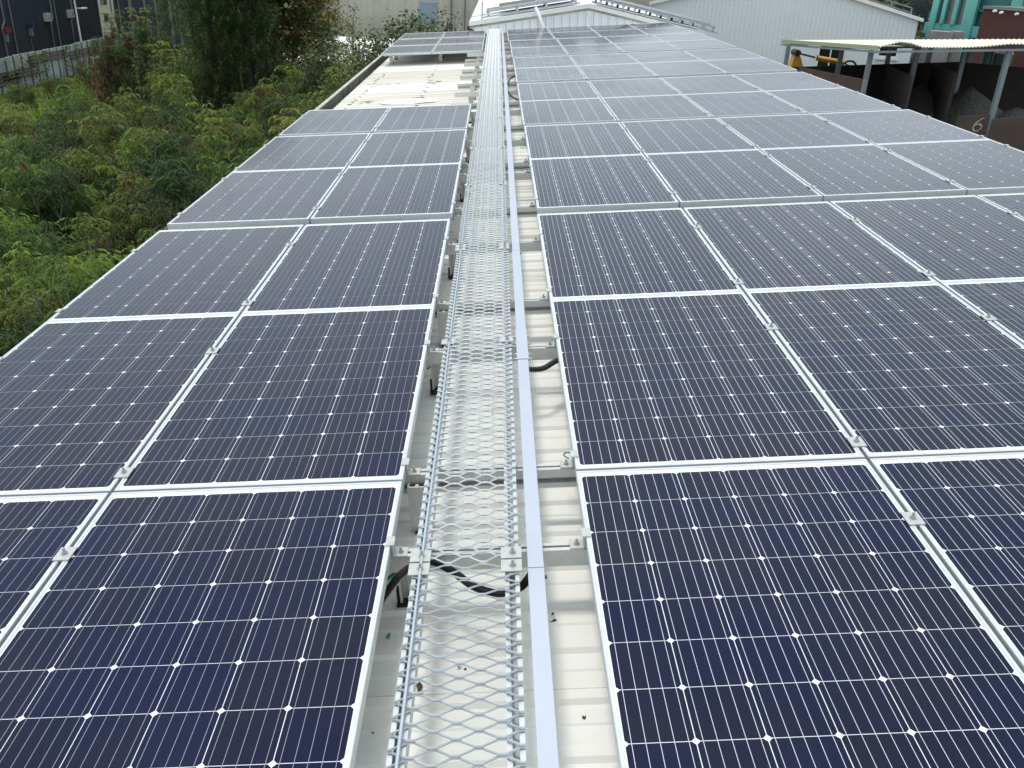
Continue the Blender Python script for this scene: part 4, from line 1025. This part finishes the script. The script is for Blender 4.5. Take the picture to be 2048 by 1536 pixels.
def broad(seed, h, r, n, m, spread=.5, leaf=.11):
    q = random.Random(seed); lb = LB(); st = MB(); st.tube([(0, 0, 0), (.05, .02, h*.5), (0, 0, h*.85)], [.06, .04, .012], 6)
    for k in range(n):
        t = q.uniform(.12, 1); a = q.uniform(0, 6.28); rad = r*math.sin(math.pi*min(1, .18+t*.8))**.8*q.uniform(.3, 1.05); p = Vector((rad*math.cos(a), rad*math.sin(a), h*t))
        st.tube([(0, 0, p.z*.75), (p.x*.7, p.y*.7, p.z*.97), p], [.018, .010, .004], 4, False); tn_ = q.uniform(.1, .9)
        for j in range(16):
            o = p+Vector((q.gauss(0, .17), q.gauss(0, .17), q.gauss(0, .15))); az = q.uniform(0, 6.28); l = leaf*q.uniform(.6, 1.3); el = q.uniform(-.9, .5)
            d = Vector((math.cos(az)*math.cos(el), math.sin(az)*math.cos(el), math.sin(el))); sdv = Vector((-math.sin(az), math.cos(az), q.uniform(-.4, .4)))*l*.33
            lb.quad(o, o+d*l*.5+sdv, o+d*l, o+d*l*.5-sdv, tn_+q.uniform(-.2, .2))
    return st.mesh('trunk', M_bark), lb.mesh('crown', m), None
rt_ = broad(51, 8.6, 2.6, 620, M_redl, leaf=.25)
plant(rt_, 'reddish_tree', 'tree with reddish and green leaves left of the cream warehouse', 'tree', ground_at(588, 45), .5, .95)
plant(rt_, 'reddish_tree', 'second reddish leaved tree standing closer to the cream warehouse corner', 'tree', ground_at(622, 56), 2.0, .85)
sv = [broad(61, 3.6, .85, 90, M_broad), broad(62, 3.2, .9, 60, M_redl), broad(63, 3.9, .6, 60, M_broad)]
q = random.Random(9)
for k, (px_, D, vt) in enumerate(((612, 41, 92), (640, 38, 98), (655, 36, 82), (668, 36, 72), (683, 34, 84), (708, 37, 8), (722, 31, 78), (735, 30, 62), (752, 33, 66), (765, 28, 70), (778, 30, 58), (790, 32, 52), (800, 28, 66), (815, 29, 32), (826, 32, 50), (842, 30, 30), (868, 31, 46), (893, 31, 38), (905, 33, 44), (622, 36, 112), (700, 29, 100), (745, 27, 92))):
    i = 1 if vt < 10 else q.choices([0, 1, 2], [.45, .25, .3])[0]
    g_ = ground_at(px_, D); hh = at_d(px_, vt, D).z-GZ; sz = hh/(3.6, 3.2, 3.9)[i]; sw = min(1.3, .85*sz)*(.6 if vt < 10 else 1)
    plant(sv[i], 'broadleaf_shrub', ['green broadleaf shrub', 'reddish leaved shrub', 'thin upright sapling'][i]+' beyond the gutter, '+(f'{ORD[k+1]} from the left before the cream warehouse' if k < 13 else ['rising left of the blue wall patch', 'just below the blue wall patch', 'right under the blue wall patch', 'between blue wall patch and gabled shed', 'next to the gabled shed corner', 'touching the gabled shed eave', 'before the white low roof, front left', 'before the white low roof, front middle', 'before the white low roof, front right'][k-13]), 'shrub',
          g_, q.uniform(0, 6.28), (sw, sw, sz), 'shrubs before the cream warehouse')
for k, (px_, vb, s_, lb_) in enumerate(((40, 205, .30, 'low dark shrub in the grass nearest the left picture edge'), (120, 205, .42, 'small lime bush in the middle of the grass clearing'), (170, 158, .3, 'low shrub at the fence foot below the lamp post'), (60, 232, .36, 'tufty green bush at the lower left of the clearing'), (185, 178, .38, 'small bush beside the withered shrub in the clearing'))):
    g_ = at_z(px_, vb, GZ); plant(VAR[(k*2+1) % 5], 'low_shrub', lb_, 'shrub', (g_.x, g_.y, GZ), k*1.7, (s_*1.2, s_*1.2, s_))
# vines on the fence
for k, (y0, w) in enumerate(((48.2, .7), (50.1, .8), (51.6, 1.1), (53.0, .5), (54.3, .5), (57.0, .6), (58.6, .4), (60.6, .35))):
    lb = LB(); q = random.Random(90+k)
    for _ in range(130):
        z = 1.8*(1-q.random()**1.6*1.0); o = Vector((XF+.16+q.uniform(0, .2), y0+q.gauss(0, w*.26), GZ+max(.1, z))); l = q.uniform(.08, .16); az = q.uniform(-1.2, 1.2); el = q.uniform(-1.2, .2)
        d = Vector((math.cos(az)*math.cos(el), math.sin(az)*math.cos(el), math.sin(el))); s_ = Vector((-math.sin(az), math.cos(az), 0))*l*.4
        lb.quad(o, o+d*l*.5+s_, o+d*l, o+d*l*.5-s_, q.uniform(.1, .7))
    thing('fence_vine', ['wide vine hanging at the left end of grey fence', 'vine second along the fence from the left', 'broadest dark green vine clump on the fence', 'narrow vine right of the broadest clump', 'small vine tuft on the fence top below the left air conditioner', 'vine tuft below the right air conditioner', 'thin vine at the foot of the lamp post', 'thin vine near the far end of fence'][k], 'vine', data=lb.mesh('fence_vine', M_leu))
# grass in the clearing
lb = LB(); q = random.Random(5)
for _ in range(30000):
    x = -13.0-q.random()*12.1; y = 31+q.random()*35; l = q.uniform(.18, .6)*(1.0 if x > -21.5 else .45); az = q.uniform(0, 6.28); w = q.uniform(.015, .03); b = q.uniform(.2, 1.0)*l
    cl = math.sin(x*1.3+2*math.sin(y*.5))*math.cos(y*.9+x*.3); l *= 1+.5*cl
    cx, cy = math.cos(az), math.sin(az); tn_ = .5+.30*cl+q.uniform(-.25, .25)
    lb.quad((x-cy*w, y+cx*w, GZ), (x+cy*w, y-cx*w, GZ), (x+cx*b+cy*w*.3, y+cy*b-cx*w*.3, GZ+l), (x+cx*b-cy*w*.3, y+cy*b+cx*w*.3, GZ+l), tn_)
link('grass', lb.mesh('grass', M_grass), kind='stuff')
# trees far behind the plant
ft = broad(71, 7.5, 3.0, 200, M_broad, leaf=.3)
for k, (px_, D, s) in enumerate(((1770, 96, 1.2), (1800, 100, 1.0), (1838, 92, .9), (1735, 105, 1.25))):
    plant(ft, 'far_tree', ['far broadleaf tree above the white warehouse roof edge', 'far tree behind the dark conveyor', 'small far tree at the foot of turquoise plant', 'furthest tree above the white warehouse roof'][k], 'tree', ground_at(px_, D), k*1.1, s, 'far trees behind the white warehouse')
